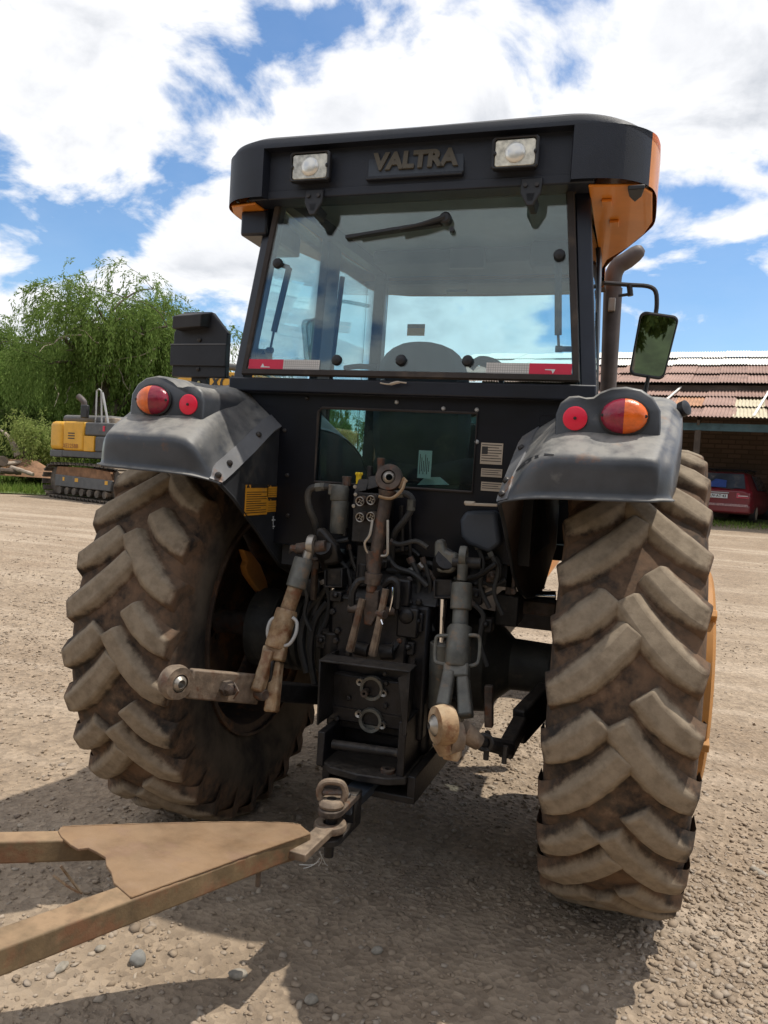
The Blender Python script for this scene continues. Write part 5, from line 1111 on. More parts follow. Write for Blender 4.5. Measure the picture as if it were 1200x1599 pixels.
b = MB(); b.prism([PX(x, y, -.70)-lw_.location for x, y in ((381, 858), (393, 862), (408, 882), (418, 908), (423, 944), (412, 932), (398, 914), (387, 898), (384, 885), (387, 876))], (-.03, 0, 0)); b.build('sunlit_rim_edge', 'rim_orange', lw_, bevel=.006)  # added orange crescent, sun on the rim's inner edge put into its shape
# split plastic along the inner crease of the right mudguard
from mathutils.bvhtree import BVHTree
_me = [c for c in FR.children if c.name.startswith('fender_shell')][0].data
_bv = BVHTree.FromPolygons([v.co[:] for v in _me.vertices], [p.vertices[:] for p in _me.polygons])
def on_shell(px, py, off=.0045):
    h = _bv.ray_cast(CAMP, _ray(px, py).normalized())
    if h[0] is None: return None
    n = h[1] if h[1].dot(_ray(px, py)) < 0 else -h[1]
    return h[0]+n*off
up_ = [on_shell(x, y) for x, y in ((806, 736), (818, 724), (828, 717), (838, 713), (852, 710), (866, 711))]; lo_ = [on_shell(x, y) for x, y in ((806, 737.5), (819, 729), (829, 722), (839, 717), (852, 713), (866, 712))]
if all(q is not None for q in up_+lo_):
    b = MB(); b.grid([up_, lo_]); b.build('split', 'car_black', FR, fix=False, label='dark split in the plastic along the crease')
# marker lamp on the outside edge of the right mudguard
b = MB(); b.lathe([(.026, 0), (.026, .02), (.0, .03)], (.99, -.42, 1.845), (.7, -.5, .3), 14); b.build('marker_lamp', 'black_plastic', FR)
# warning labels on the left inner panel
def panel_label(x0, y0, x1, y1, lines, head=True):
    X = -.4985; a = PX(x0, y0, X); c = PX(x1, y1, X); b = MB()
    def bx_(u0, u1, v0, v1, o): b.bb(X+o, X+o+.0006, a.y+(c.y-a.y)*u0, a.y+(c.y-a.y)*u1, a.z+(c.z-a.z)*v0, a.z+(c.z-a.z)*v1)
    bx_(0, 1, 0, 1, 0)
    b.mat(1)
    if head: bx_(.22, .95, -.02, .10, .0008); b.prism([(X+.0008, a.y+(c.y-a.y)*.03, a.z+(c.z-a.z)*.10), (X+.0008, a.y+(c.y-a.y)*.18, a.z+(c.z-a.z)*.10), (X+.0008, a.y+(c.y-a.y)*.10, a.z-(a.z-c.z)*-.04)], (.0006, 0, 0))
    for i in range(lines): v = .2+.75*(i+.5)/lines; bx_(.06, .94-.25*((i*7) % 3 == 1), v-.010, v+.012, .0008)
    b.build('warning_label', ['label_orange', 'label_ink'], FL, fix=False)
panel_label(384, 757, 417, 803, 10); panel_label(418, 758, 442, 776, 4); panel_label(418, 780, 442, 798, 4)
b = MB(); X = -.4985
for x, y0, y1 in ((427, 806, 826), (432, 808, 830), (436, 805, 824)): p0 = PX(x, y0, X); p1 = PX(x, y1, X); b.beam(p0, p1, .004, .0008, up=(1, 0, 0))
for x0, x1, y in ((425, 438, 812), (426, 438, 822)): b.beam(PX(x0, y, X), PX(x1, y, X), .004, .0007, up=(1, 0, 0))
b.build('scraped_label', 'paper', FL, fix=False)
# ---- black sheet-metal box on a bracket above the left mudguard
BX = empty('side_box', parent=TR); yb = -.18; q0 = P(267, 588, yb); q1 = P(353, 588, yb); xa, xb = q0.x, q1.x; z0 = P(310, 589, yb).z; z1 = P(310, 538, yb).z; z2 = P(310, 487, yb).z
zm = z0+(z2-z0)*.50; z14 = z0+(z2-z0)*.17
b = MB(); pf = [(xa+.004, z0), (xb-.003, z0), (xb-.003, z0+(z2-z0)*.68), (xb-.085, z2), (xa+.055, z2), (xa+.006, z0+(z2-z0)*.68)]
b.prism([(x, yb, z) for x, z in pf], (0, .035, 0)); b.build('box_body', 'toolbox', BX, bevel=.004)
b = MB(); b.bb(xa, xb, yb-.012, yb+.01, z14, zm); b.build('box_band', 'toolbox', BX, bevel=.002)
b = MB(); b.beam((xa, yb-.013, zm-.002), (xb, yb-.013, zm+.001), .004, .004); b.build('band_edge', 'flange', BX)
b = MB(); b.hexa([(xa+.035, yb-.06, z2-.085), (xb-.10, yb-.06, z2-.075), (xb-.09, yb, z2-.07), (xa+.04, yb, z2-.085), (xa+.035, yb-.06, z2-.03), (xb-.10, yb-.06, z2-.022), (xb-.085, yb+.001, z2-.004), (xa+.055, yb+.001, z2-.004)]); b.build('box_hood', 'lamp_cover', BX, bevel=.004)
for zz in (z0+.035, zm+.02): b = MB(); b.lathe([(.009, 0), (.009, .006), (0, .01)], ((xa+xb)/2, yb, zz), (0, -1, 0), 8); b.build('box_bolt', 'bolt', BX)
b = MB(); b.bb((xa+xb)/2-.045, (xa+xb)/2+.03, yb+.02, yb+.05, 1.85, z0+.02); b.build('box_bracket', 'toolbox', BX)
b = MB(); b.lathe([(.008, 0), (.008, .006), (0, .008)], ((xa+xb)/2-.004, yb+.02, z0-.022), (0, -1, 0), 8); b.build('bracket_bolt', 'bolt_zinc', BX)
# ---- exhaust and mirrors
b = MB(); e0 = P(950, 610, 1.2); e1 = P(958, 445, 1.2)
b.tube([(e0.x, 1.2, 1.2), e0, e1+Vector((0, 0, -.02))], [.040, .042, .050], 18); b.build('exhaust_stack', 'exhaust', TR)
b = MB(); tip = [e1+Vector((.0, 0, -.06)), P(958, 432, 1.2), P(966, 415, 1.2), P(980, 406, 1.2), P(1004, 388, 1.2)]; cpt = catmull(tip, 4); b.tube(cpt, [.044]*(len(cpt)-4)+[.043, .041, .034, .018], 16, caps=False); b.build('exhaust_elbow', 'exhaust', TR, solid=.004)
b = MB(); b.box(P(956, 476, 1.15), (.035, .03, .07)); b.build('exhaust_clamp', 'steel_bare', TR, bevel=.004)
MR = empty('wing_mirror', parent=TR)
b = MB(); b.tube(catmull([P(944, 442, .9), P(985, 445, .9), P(1012, 447, .9), P(1024, 455, .9), P(1026, 475, .9), P(1024, 492, .9)], 3), .011, 8); b.tube([P(966, 462, .9), P(986, 459, .9)], .008, 6); b.tube([P(983, 444, .9), P(985, 462, .9)], .014, 8); b.build('mirror_arm', 'black_plastic', MR)
b = MB(); b.tube([P(1013, 588, .9), P(1008, 612, .9), P(1004, 650, .9)], .010, 8); b.build('mirror_stay', 'black_plastic', MR)
def mirror_head(cpt, w_, h_, yaw_, lean, par):
    Rm = Matrix.Rotation(yaw_, 3, 'Z') @ Matrix.Rotation(lean, 3, 'Y') @ Matrix.Rotation(rad(4.6), 3, 'X'); pts = []
    def rr(k, yy, wk=1.):
        o = []
        for ax, az in ((-1, -1), (1, -1), (1, 1), (-1, 1)):
            for a in range(5):
                t = math.atan2(az, ax)+rad(-45+22.5*a); cx_, cz_ = ax*(w_/2-.03), az*(h_/2-.03); o.append(cpt+Rm @ Vector(((cx_+.03*math.cos(t))*k*(1-.08*(az < 0)), yy, (cz_+.03*math.sin(t))*k)))
        return o
    b = MB(); rws = [rr(.90, -.004), rr(.95, -.010), rr(1.0, -.006), rr(1.0, .012), rr(.8, .045), rr(.4, .055)]; b.grid(rws, cv=True); b.add(rws[-1], [tuple(range(20))]); b.build('mirror_housing', 'black_plastic', par, smooth=50)
    b = MB(); b.add(rr(.92, -.005), [tuple(range(20))]); b.build('mirror_glass', 'mirror_face', par, smooth=0)
mc = P(1020, 540, .9); mirror_head(mc, .185, .315, rad(8), rad(7), MR)
ML = empty('wing_mirror', parent=TR)
b = MB(); b.tube(catmull([(-.62, .95, 2.50), (-.80, .95, 2.53), (-.90, .93, 2.50), (-.91, .93, 2.42)], 3), .011, 8); b.build('mirror_arm', 'black_plastic', ML); mirror_head(Vector((-.91, .93, 2.27)), .19, .32, rad(-8), rad(-5), ML)
b = MB(); b.tube([(-.66, 1.0, 1.6), (-.655, 1.0, 2.9)], .003, 5); b.build('aerial', 'black_plastic', TR)
# ================================================================== three-point linkage and hydraulics
def mk(name, mat, par=TR, label=None, bevel=0, **k):
    def d(fn): b = MB(); fn(b); return b.build(name, mat, par, bevel=bevel, label=label, **k)
    return d
# main rear casting with bolts
b = MB(); b.bb(-.19, .19, -.46, -.38, .60, 1.10); b.bb(-.10, .12, -.49, -.44, .86, 1.08); b.prism([(-.19, -.46, 1.10), (.22, -.46, 1.10), (.22, -.36, 1.20), (-.19, -.36, 1.20)], (0, .2, 0)); cast = b.build('rear_casting', 'iron_black', TR, bevel=.012, segs=2)
rb = random.Random(3)
for px, py in ((615, 950), (613, 985), (640, 940), (642, 965), (528, 985), (525, 1000), (650, 985), (617, 1020), (545, 1020), (640, 905), (655, 940), (520, 955), (600, 1005)):
    q = P(px, py, -.462); b = MB(); b.lathe([(.013, 0), (.013, .010), (.008, .014), (0, .014)], q, (0, -1, 0), 6); b.build('casting_bolt', rb.choice(['bolt', 'iron_dark']), cast)
b = MB(); q = P(630, 925, -.47); b.bb(q.x-.055, q.x+.03, -.49, -.45, q.z-.05, q.z+.05); b.bb(q.x-.01, q.x+.07, -.50, -.47, q.z-.16, q.z-.05); b.lathe([(.032, 0), (.032, .03), (.02, .04), (0, .04)], P(638, 960, -.47), (0, -1, 0), 14); b.build('control_cover', 'iron_black', cast, bevel=.008)
# top link
TL = empty('top_link', parent=TR); y0 = -.54
t0 = P(608, 746, y0); t1 = P(604, 776, y0); t2 = P(591, 845, y0); t3 = P(584, 895, y0)
b = MB(); b.lathe([(.026, -.020), (.046, -.018), (.050, 0), (.046, .018), (.026, .020), (.024, 0)], t0, Vector((.12, -1, .15)), 28, closed=True); b.build('ball_ring', 'iron_brown', TL, smooth=50)
b = MB(); b.lathe([(.012, -.026), (.022, -.018), (.0255, 0), (.022, .018), (.012, .026)], t0, Vector((.3, -1, .1)), 20, closed=True); b.build('ball', 'steel_bare', TL, smooth=60)
b = MB(); b.tube([t0+Vector((0, 0, -.045)), t1, t2, t3], [.022, .024, .024, .024], 16); b.tube([t0+Vector((-.002, 0, -.045)), t1+Vector((0, 0, -.01))], [.034, .026], 12); b.build('link_tube', 'iron_brown', TL)
b = MB(); b.tube([t3, P(582, 912, y0)], [.032, .029], 16); b.tube([P(583, 860, y0), P(584, 890, y0)], [.0265, .0265], 16); b.build('link_nut', 'iron_brown', TL)
b = MB(); b.tube([P(582, 910, y0), P(580, 925, y0)], .02, 12); b.prism([P(572, 922, y0-.012), P(592, 922, y0-.012), P(590, 960, y0-.012), P(580, 978, y0-.012), P(568, 975, y0-.012), P(566, 950, y0-.012)], (0, .024, 0)); b.build('link_tongue', 'iron_brown', TL, bevel=.005)
b = MB(); b.tube(catmull([P(582, 812, y0-.02), P(578, 835, y0-.03), P(570, 848, y0-.03), P(574, 862, y0-.02), P(584, 866, y0-.02)], 4), .005, 6); b.tube(catmull([P(606, 812, y0-.02), P(606, 850, y0-.03), P(605, 866, y0-.03), P(596, 868, y0-.02)], 4), .005, 6); b.build('link_handle', 'steel_bare', TL)
b = MB(); b.tube(catmull([P(592, 775, y0-.03), P(612, 778, y0-.03), P(628, 765, y0-.02), P(632, 752, y0)], 4), .006, 6); b.beam(P(622, 760, y0), P(634, 748, y0), .01, .02); b.build('clamp_band', 'iron_rust', TL)
# top-link bracket: two cheek plates and hooks
for (pa, pb_, pc) in (((566, 935), (554, 985), (547, 1015)), ((603, 920), (590, 985), (582, 1022))):
    b = MB(); b.tube([P(*pa, y0-.02), P(*pb_, y0-.03), P(*pc, y0-.01)], [.013, .014, .017], 8); b.build('bracket_cheek', 'iron_dusty', TR, label='worn steel cheek of the top-link bracket')
for pts, m_ in ((((575, 905), (560, 908), (551, 925), (550, 950)), 'iron_dark'), (((598, 915), (612, 905), (622, 915), (620, 950)), 'iron_dark')):
    b = MB(); b.tube(catmull([P(x, y, y0+.02) for x, y in pts], 4), .014, 8); b.build('bracket_hook', m_, TR)
b = MB(); b.tube(catmull([P(613, 917, -.56), P(612, 935, -.57), P(608, 955, -.57), P(612, 940, -.575), P(615, 918, -.57)], 3), .0025, 5); b.tube(catmull([P(592, 958, -.57), P(598, 975, -.58), P(594, 960, -.57), P(600, 958, -.57)], 3), .003, 5); b.build('linch_pin', 'chrome', TR)
b = MB(); b.cyl(P(545, 950, -.52), P(618, 955, -.52), .016, 12); b.cyl(P(590, 958, -.56), P(602, 960, -.58), .014, 10); b.build('bracket_pin', 'iron_brown', TR)
b = MB(); b.cyl(P(596, 1018, -.5), P(616, 1018, -.5), .028, 14); b.tube([P(610, 1018, -.5), P(622, 1002, -.48)], .016, 8); b.build('bracket_foot', 'iron_dark', TR)
b = MB(); b.cyl(P(555, 1012, -.5), P(575, 1016, -.5), .024, 14); b.build('bracket_foot', 'iron_dark', TR)
# remote valve block with couplers
VB = empty('valve_block', parent=TR); yv = -.46
a = P(553, 768, yv); c = P(598, 850, yv); b = MB(); b.bb(a.x, c.x, yv, yv+.12, c.z, a.z); b.prism([P(552, 770, yv), P(572, 766, yv), P(578, 748, yv+.03), P(560, 748, yv+.03)], (0, .08, 0)); b.prism([P(573, 765, yv), P(592, 760, yv), P(590, 742, yv+.03), P(575, 744, yv+.03)], (0, .08, 0)); b.build('block', 'iron_dark', VB, bevel=.004)
for px, py in ((563, 783), (580, 781), (563, 808), (580, 807)):
    q = P(px, py, yv-.03); b = MB(); b.lathe([(.0175, .075), (.0175, .01), (.019, .008), (.019, -.004), (.016, -.006), (.013, -.004), (.0125, .012), (0, .012)], q, (.08, 1, .12), 18); o = b.build('coupler', 'iron_brown', VB)
    b = MB(); b.lathe([(.018, 0), (.0165, -.0015), (.014, 0)], q+Vector((0, -.006, 0)), (.08, 1, .12), 18, closed=True); b.build('coupler_ring', 'steel_bare', VB)
    b = MB()
    for k in range(4): ang = k*math.pi/2+.4; b.beam(q+Vector((.003*math.cos(ang), .002, .003*math.sin(ang))), q+Vector((.011*math.cos(ang), .002, .011*math.sin(ang))), .002, .004)
    b.build('coupler_core', 'steel_bare', VB)
for px, py, r_, m_, h in ((561, 743, .012, 'yellow_cap', .022), (578, 735, .012, 'iron_dark', .03), (595, 725, .015, 'iron_brown', .04), (542, 748, .019, 'iron_brown', .018)):
    q = P(px, py, yv+.05); b = MB(); b.lathe([(r_*.9, -h*1.4), (r_*.9, 0), (r_, 0), (r_, h*.55), (r_*.7, h*.6), (0, h*.6)], q, (0, 0, 1), 10 if m_ != 'yellow_cap' else 6); b.build('fitting_cap' if m_ != 'yellow_cap' else 'yellow_cap', m_, VB)
b = MB()
for k in range(6): ang = k*math.pi/3; q = P(561, 741, yv+.05); b.ellip(q+Vector((.011*math.cos(ang), .011*math.sin(ang), .003)), .005, .005, .006, 8, 6)
b.build('yellow_cap', 'yellow_cap', VB)
for px, py in ((555, 760), (553, 790), (556, 772)): q = P(px, py, yv-.004); b = MB(); b.lathe([(.007, 0), (.007, .005), (0, .006)], q, (0, -1, 0), 8); b.build('block_screw', 'steel_bare', VB)
a = P(556, 850, yv+.02); c = P(582, 908, yv+.02); b = MB(); b.bb(a.x, c.x-.02, yv+.03, yv+.08, c.z, a.z); b.lathe([(.036, 0), (.036, .09)], P(569, 915, yv+.06), (0, 0, 1), 14); b.build('block_stand', 'iron_dark', VB, bevel=.006)
# filter canister and pipes
FC = empty('oil_filter', parent=TR); yf = -.43; q = P(531, 770, yf)
b = MB(); b.lathe([(.0, .03), (.03, .03), (.036, .015), (.036, -.02), (.034, -.03)], q, (0, 0, 1), 22); b.box(q+Vector((-.012, 0, .012)), (.055, .05, .04)); b.build('filter_head', 'iron_greygreen', FC, bevel=.004)
q2 = P(536, 836, yf); b = MB(); b.lathe([(.032, 0), (.034, -.006), (.034, -(q.z-q2.z)+.05), (.030, -(q.z-q2.z)+.035), (.0, -(q.z-q2.z)+.03)], q+Vector((.004, 0, -.028)), (0, 0, 1), 22); b.build('filter_can', 'iron_greygreen', FC)
b = MB(); b.lathe([(.0, -.02), (.014, -.02), (.016, 0), (.016, .01)], q2+Vector((.004, 0, .02)), (0, 0, 1), 10); b.build('filter_drain', 'iron_dark', FC)
b = MB(); b.tube(catmull([P(516, 760, yf), P(500, 760, yf), P(486, 763, yf), P(481, 775, yf), P(484, 795, yf), P(492, 815, yf+.02), P(497, 840, yf+.05)], 3), .0135, 10); b.build('hydraulic_pipe', 'hose', TR)
b = MB(); b.cyl(P(503, 760, yf), P(494, 761, yf), .018, 6); b.cyl(P(508, 760, yf), P(503, 760, yf), .016, 10); b.build('pipe_union', 'iron_greygreen', TR)
b = MB(); b.tube(catmull([P(612, 776, -.44), P(630, 770, -.44), P(643, 778, -.44), P(643, 795, -.44), P(630, 815, -.44), P(618, 830, -.42), P(613, 850, -.40), P(611, 880, -.38)], 3), .0125, 10); b.build('hydraulic_hose', 'hose', TR)
b = MB(); b.tube([P(643, 780, -.44), P(642, 797, -.44)], .0155, 10); b.cyl(P(618, 772, -.44), P(630, 771, -.44), .0155, 6); b.build('hose_ferrule', 'iron_greygreen', TR)
b = MB(); b.tube([P(628, 790, -.40), P(629, 860, -.39)], .010, 8); b.tube([P(640, 800, -.38), P(641, 875, -.38)], .007, 6); b.build('steel_pipe', 'iron_dark', TR)
for pts, r_ in ((((605, 890), (640, 892), (665, 880), (690, 888)), .012), (((640, 880), (668, 893), (700, 905), (715, 930)), .010), (((555, 870), (530, 900), (505, 925), (490, 960)), .013), (((750, 905), (770, 915), (790, 905)), .008), (((735, 880), (775, 870), (778, 905), (742, 912)), .008), (((500, 930), (480, 955), (470, 1000), (480, 1050)), .016), (((512, 940), (492, 970), (485, 1020), (492, 1070)), .014), (((590, 880), (612, 862), (640, 858), (655, 868)), .008), (((560, 860), (600, 868), (630, 905), (660, 910)), .009), (((700, 925), (735, 935), (770, 925)), .008)):
    b = MB(); b.tube(catmull([P(x, y, -.36 if x > 520 else -.33) for x, y in pts], 4), r_, 8); b.build('hydraulic_hose', 'hose', TR)
b = MB(); b.cyl(P(640, 893, -.37), P(655, 886, -.37), .016, 8); b.build('hose_ferrule', 'steel_bare', TR)
rp = random.Random(11)
for pts, r_, m_ in ((((520, 870), (540, 885), (548, 915), (540, 950)), .010, 'hose'), (((505, 905), (515, 930), (512, 965), (500, 990)), .012, 'hose'), (((640, 870), (655, 905), (650, 950), (662, 1000)), .011, 'hose'), (((600, 860), (618, 885), (645, 895), (668, 915)), .010, 'hose'), (((660, 870), (672, 910), (668, 955), (678, 985)), .008, 'hose'), (((745, 850), (755, 880), (750, 915), (765, 950)), .009, 'hose'), (((765, 862), (778, 890), (772, 925), (785, 960)), .008, 'hose'), (((560, 905), (545, 925), (540, 960), (548, 990)), .008, 'iron_brown'), (((628, 905), (650, 925), (655, 965), (645, 1000)), .006, 'iron_brown'), (((470, 905), (480, 930), (476, 960), (486, 985)), .009, 'hose'), (((735, 940), (755, 960), (750, 1000), (762, 1040)), .010, 'hose'), (((545, 850), (552, 880), (560, 895)), .008, 'hose'), (((610, 845), (625, 850), (650, 845), (668, 855)), .009, 'hose'), (((500, 840), (520, 846), (545, 842)), .009, 'hose'), (((710, 905), (745, 900), (775, 880)), .010, 'iron_dark'), (((655, 880), (680, 905), (676, 930)), .010, 'iron_brown')):
    b = MB(); yy = rp.uniform(-.44, -.37); b.tube(catmull([P(x, y, yy) for x, y in pts], 4), r_, 8); h_ = b.build('hydraulic_hose' if m_ == 'hose' else 'steel_pipe', m_, TR)
    e = P(*pts[0], yy); e2 = P(pts[0][0]+.25*(pts[1][0]-pts[0][0]), pts[0][1]+.25*(pts[1][1]-pts[0][1]), yy); b = MB(); b.cyl(e, e2, r_*1.35, 6); b.build('hose_fitting', rp.choice(['iron_greygreen', 'steel_bare', 'iron_brown']), TR)
for px, py, w_, h_, m_ in ((640, 1010, .05, .05, 'iron_dark'), (655, 970, .04, .07, 'iron_black'), (528, 930, .05, .04, 'iron_dark'), (670, 900, .05, .04, 'iron_dark'), (745, 930, .05, .06, 'iron_black'), (505, 1000, .04, .05, 'iron_dark'), (770, 900, .04, .04, 'iron_brown'), (598, 880, .05, .03, 'iron_dark'), (627, 1000, .03, .03, 'iron_brown'), (760, 975, .05, .05, 'iron_dark')):
    q = P(px, py, -.45 if 500 < px < 665 else -.36); b = MB(); b.box(q, (w_, .06, h_)); b.lathe([(.012, 0), (.012, .012), (.007, .018), (0, .018)], q+Vector((.004, -.03, .006)), (0, -1, 0), 6); b.build('casting_lug', m_, TR, bevel=.006)
# lift arms on the rock shaft
b = MB(); b.cyl((-.33, -.22, 1.24), (.36, -.22, 1.24), .05, 18); b.build('rock_shaft', 'iron_dark', TR)
def arm(pts, rs, mat, name='lift_arm', lab=None): b = MB(); b.tube(pts, rs, 12); return b.build(name, mat, TR, smooth=50, label=lab)
yl = -.52
la = arm([Vector((-.25, -.22, 1.24)), P(522, 880, -.36), P(512, 862, -.46), P(503, 852, yl)], [.055, .052, .045, .036], 'iron_dark')
b = MB(); b.prism([P(492, 826, yl), P(502, 824, yl), P(524, 852, yl), P(530, 880, yl+.03), P(505, 884, yl+.03), P(495, 850, yl)], (0, .05, 0)); b.build('arm_boss', 'iron_dark', la, bevel=.012)
b = MB(); b.cyl(P(466, 857, yl), P(510, 852, yl), .022, 14); b.lathe([(.02, 0), (.02, .018), (.013, .02), (.013, .04), (0, .04)], P(470, 857, yl), Vector((-1, 0, -.03)), 8); b.build('arm_pin', 'iron_brown', la)
ra = arm([Vector((.27, -.22, 1.24)), P(694, 890, -.40), P(694, 878, -.48), P(697, 872, yl)], [.055, .048, .042, .038], 'iron_dark')
b = MB(); b.prism([P(678, 846, yl), P(686, 841, yl), P(692, 846, yl), P(696, 860, yl), P(714, 866, yl), P(715, 886, yl), P(705, 896, yl), P(682, 894, yl), P(678, 872, yl)], (0, .055, 0)); b.build('arm_boss', 'iron_greygreen', ra, bevel=.012)
b = MB(); b.cyl(P(708, 878, yl+.01), P(752, 880, yl+.01), .020, 14); b.lathe([(.019, 0), (.019, .016), (.012, .018), (.012, .03), (0, .03)], P(738, 880, yl+.01), (1, 0, 0), 8); b.build('arm_pin', 'iron_dark', ra)
# lift rods
def lift_rod(top, segs, fork, body_mat, mats, hand, nm):
    root = empty('lift_rod', parent=TR); root['label'] = nm
    eye, e1 = top
    b = MB(); ax = Vector((1, .05, 0)); b.lathe([(.018, -.014), (.034, -.012), (.036, 0), (.034, .012), (.018, .014)], eye, ax, 24, closed=True); b.tube([eye+(e1-eye).normalized()*.028, e1], [.020, .018], 12); b.build('rod_eye', mats[0], root)
    for nme, p, q, r1, r2, m_, n in segs: b = MB(); b.tube([p, p.lerp(q, .04), p.lerp(q, .96), q], [r1*.9, r1, r2, r2*.9], n); b.build(nme, m_, root, smooth=40)
    o, l1, l2, wd, dp = fork
    d = ((l1+l2)/2-o).normalized(); sidev = (l2-l1).normalized()
    b = MB(); b.beam(o, o+d*.05, .086, dp, up=Vector((0, -1, .3))); b.beam(o+d*.035-sidev*.024, l1, .040, dp, up=Vector((0, -1, .3)), w2=.044); b.beam(o+d*.035+sidev*.024, l2, .040, dp, up=Vector((0, -1, .3)), w2=.048); b.build('rod_fork', body_mat, root, bevel=.008, segs=2)
    for pts in hand: b = MB(); b.tube(catmull(pts, 4), .0065, 8); b.build('rod_handle', mats[1], root)
    return root
LE = Vector((-.51, -1.0, .856)); LF = Vector((-.20, -.26, .66))
RE = Vector((.385, -1.0, .858)); RF = Vector((.27, -.26, .62))
def lk(e, f, t): return e.lerp(f, t)
ya, ybm = -.53, -.66
p_t = P(487, 850, ya); 
lift_rod((p_t, P(478, 876, ya-.01)), [
    ('rod_collar', P(475, 872, ya-.01), P(462, 918, ya-.035), .036, .038, 'iron_greygreen', 18),
    ('rod_screw', P(462, 916, ya-.035), P(447, 960, ya-.06), .029, .029, 'iron_rust', 14),
    ('rod_body', P(449, 952, ya-.06), P(431, 1012, ya-.10), .043, .045, 'iron_rust', 8)],
    (P(431, 1010, ya-.10), P(402, 1080, ya-.19), P(424, 1112, ya-.16), .04, .045), 'iron_rust', ('steel_bare', 'handle_grey'),
    [[P(437, 962, ya-.09), P(424, 968, ya-.10), P(418, 985, ya-.11), P(422, 1003, ya-.11), P(430, 1004, ya-.11)], [P(457, 964, ya-.09), P(464, 972, ya-.09), P(462, 990, ya-.10), P(452, 1006, ya-.11), P(441, 1008, ya-.11)]], 'rusty ochre lift rod with fork on the left')
p_t = P(724, 868, yl)
lift_rod((p_t, P(722, 906, yl-.01)), [
    ('rod_collar', P(722, 910, yl-.01), P(720, 952, yl-.03), .036, .038, 'iron_greygreen', 18),
    ('rod_screw', P(720, 950, yl-.03), P(718, 988, yl-.06), .028, .028, 'iron_greygreen', 14),
    ('rod_body', P(718, 978, yl-.06), P(714, 1042, yl-.12), .043, .044, 'iron_greygreen', 8)],
    (P(714, 1038, yl-.12), P(692, 1105, yl-.22), P(728, 1120, yl-.22), .04, .045), 'iron_greygreen', ('iron_greygreen', 'iron_greygreen'),
    [[P(702, 993, yl-.09), P(686, 993, yl-.10), P(681, 1000, yl-.10), P(680, 1030, yl-.11), P(688, 1036, yl-.12), P(700, 1037, yl-.12)], [P(733, 992, yl-.09), P(746, 993, yl-.10), P(750, 1002, yl-.10), P(748, 1030, yl-.11), P(742, 1038, yl-.12), P(730, 1040, yl-.12)]], 'grey-green lift rod with fork on the right')
# lower links
LL = empty('lower_link', parent=TR); LL['label'] = 'brown flat lower link reaching out to the left'
d = (LF-LE).normalized()
b = MB(); b.beam(LE+d*.05, lk(LE, LF, .44), .030, .098, w2=.034, h2=.105); b.build('link_bar', 'iron_dusty', LL, bevel=.006)
b = MB(); b.beam(lk(LE, LF, .42), LF, .05, .075, w2=.05, h2=.07); b.build('link_rear_bar', 'iron_dark', LL, bevel=.008)
nx = Vector((.92, -.38, 0)).normalized()
axl = Vector((-d.y, d.x, 0)).normalized(); axl = axl if axl.y < 0 else -axl
b = MB(); b.lathe([(.030, -.026), (.052, -.024), (.058, 0), (.052, .024), (.030, .026)], LE, axl, 28, closed=True); b.build('link_eye', 'iron_dusty', LL, smooth=50)
b = MB(); b.lathe([(.014, -.034), (.027, -.022), (.0305, 0), (.027, .022), (.014, .034)], LE, axl, 22, closed=True); b.build('link_ball', 'steel_bare', LL, smooth=60)
q = P(355, 1088, lk(LE, LF, .20).y); q = lk(LE, LF, .235)+axl*.02; b = MB(); b.lathe([(.028, 0), (.028, .018), (.020, .020), (.020, .040), (.012, .044), (0, .044)], q, axl, 6); b.tube([q+axl*.03+Vector((.01, 0, .024)), q+axl*.045+Vector((.018, 0, 0)), q+axl*.035+Vector((.008, 0, -.03))], .003, 6); b.build('link_bolt', 'iron_brown', LL)
q = lk(LE, LF, .42)+axl*.03+Vector((0, 0, -.01)); b = MB(); b.lathe([(.022, -.05), (.022, .02), (.017, .028), (0, .028)], q, axl, 14); b.build('fork_pin', 'iron_brown', LL)
q = lk(LE, LF, .47)+axl*.02+Vector((0, 0, .07)); b = MB(); b.box(q, (.05, .04, .09)); b.build('link_stop', 'iron_dark', LL, bevel=.006)
LR = empty('lower_link', parent=TR); LR['label'] = 'right lower link with dusty ochre ball end'
d = (RF-RE).normalized(); axr = Vector((-.80, -.60, 0)).normalized()
b = MB(); b.beam(RE+d*.07, RF, .040, .085); b.build('link_bar', 'iron_dark', LR, bevel=.008)
b = MB(); b.lathe([(.032, -.030), (.054, -.026), (.060, 0), (.054, .026), (.032, .030)], RE, axr, 28, closed=True); b.build('link_eye', 'iron_rust', LR, smooth=50)
b = MB(); b.tube([RE+axr*.0+Vector((0, 0, -.05)), RE+Vector((.012, 0, -.085))], [.03, .02], 10); b.build('eye_boss', 'iron_rust', LR)
b = MB(); b.lathe([(.010, -.040), (.028, -.026), (.033, 0), (.028, .026), (.010, .040)], RE+axr*.006, axr, 22, closed=True); b.build('link_ball', 'steel_bare', LR, smooth=60)
b = MB(); b.tube([P(700, 1150, -.96), P(722, 1150, -.94)], [.055, .04], 14); b.tube([P(722, 1140, -.93), P(748, 1160, -.9)], [.034, .024], 12); b.build('link_hub', 'iron_dusty', LR, smooth=50)
b = MB(); b.box(P(707, 1172, -.95), (.05, .05, .05)); b.build('hub_block', 'iron_rust', LR, bevel=.008)
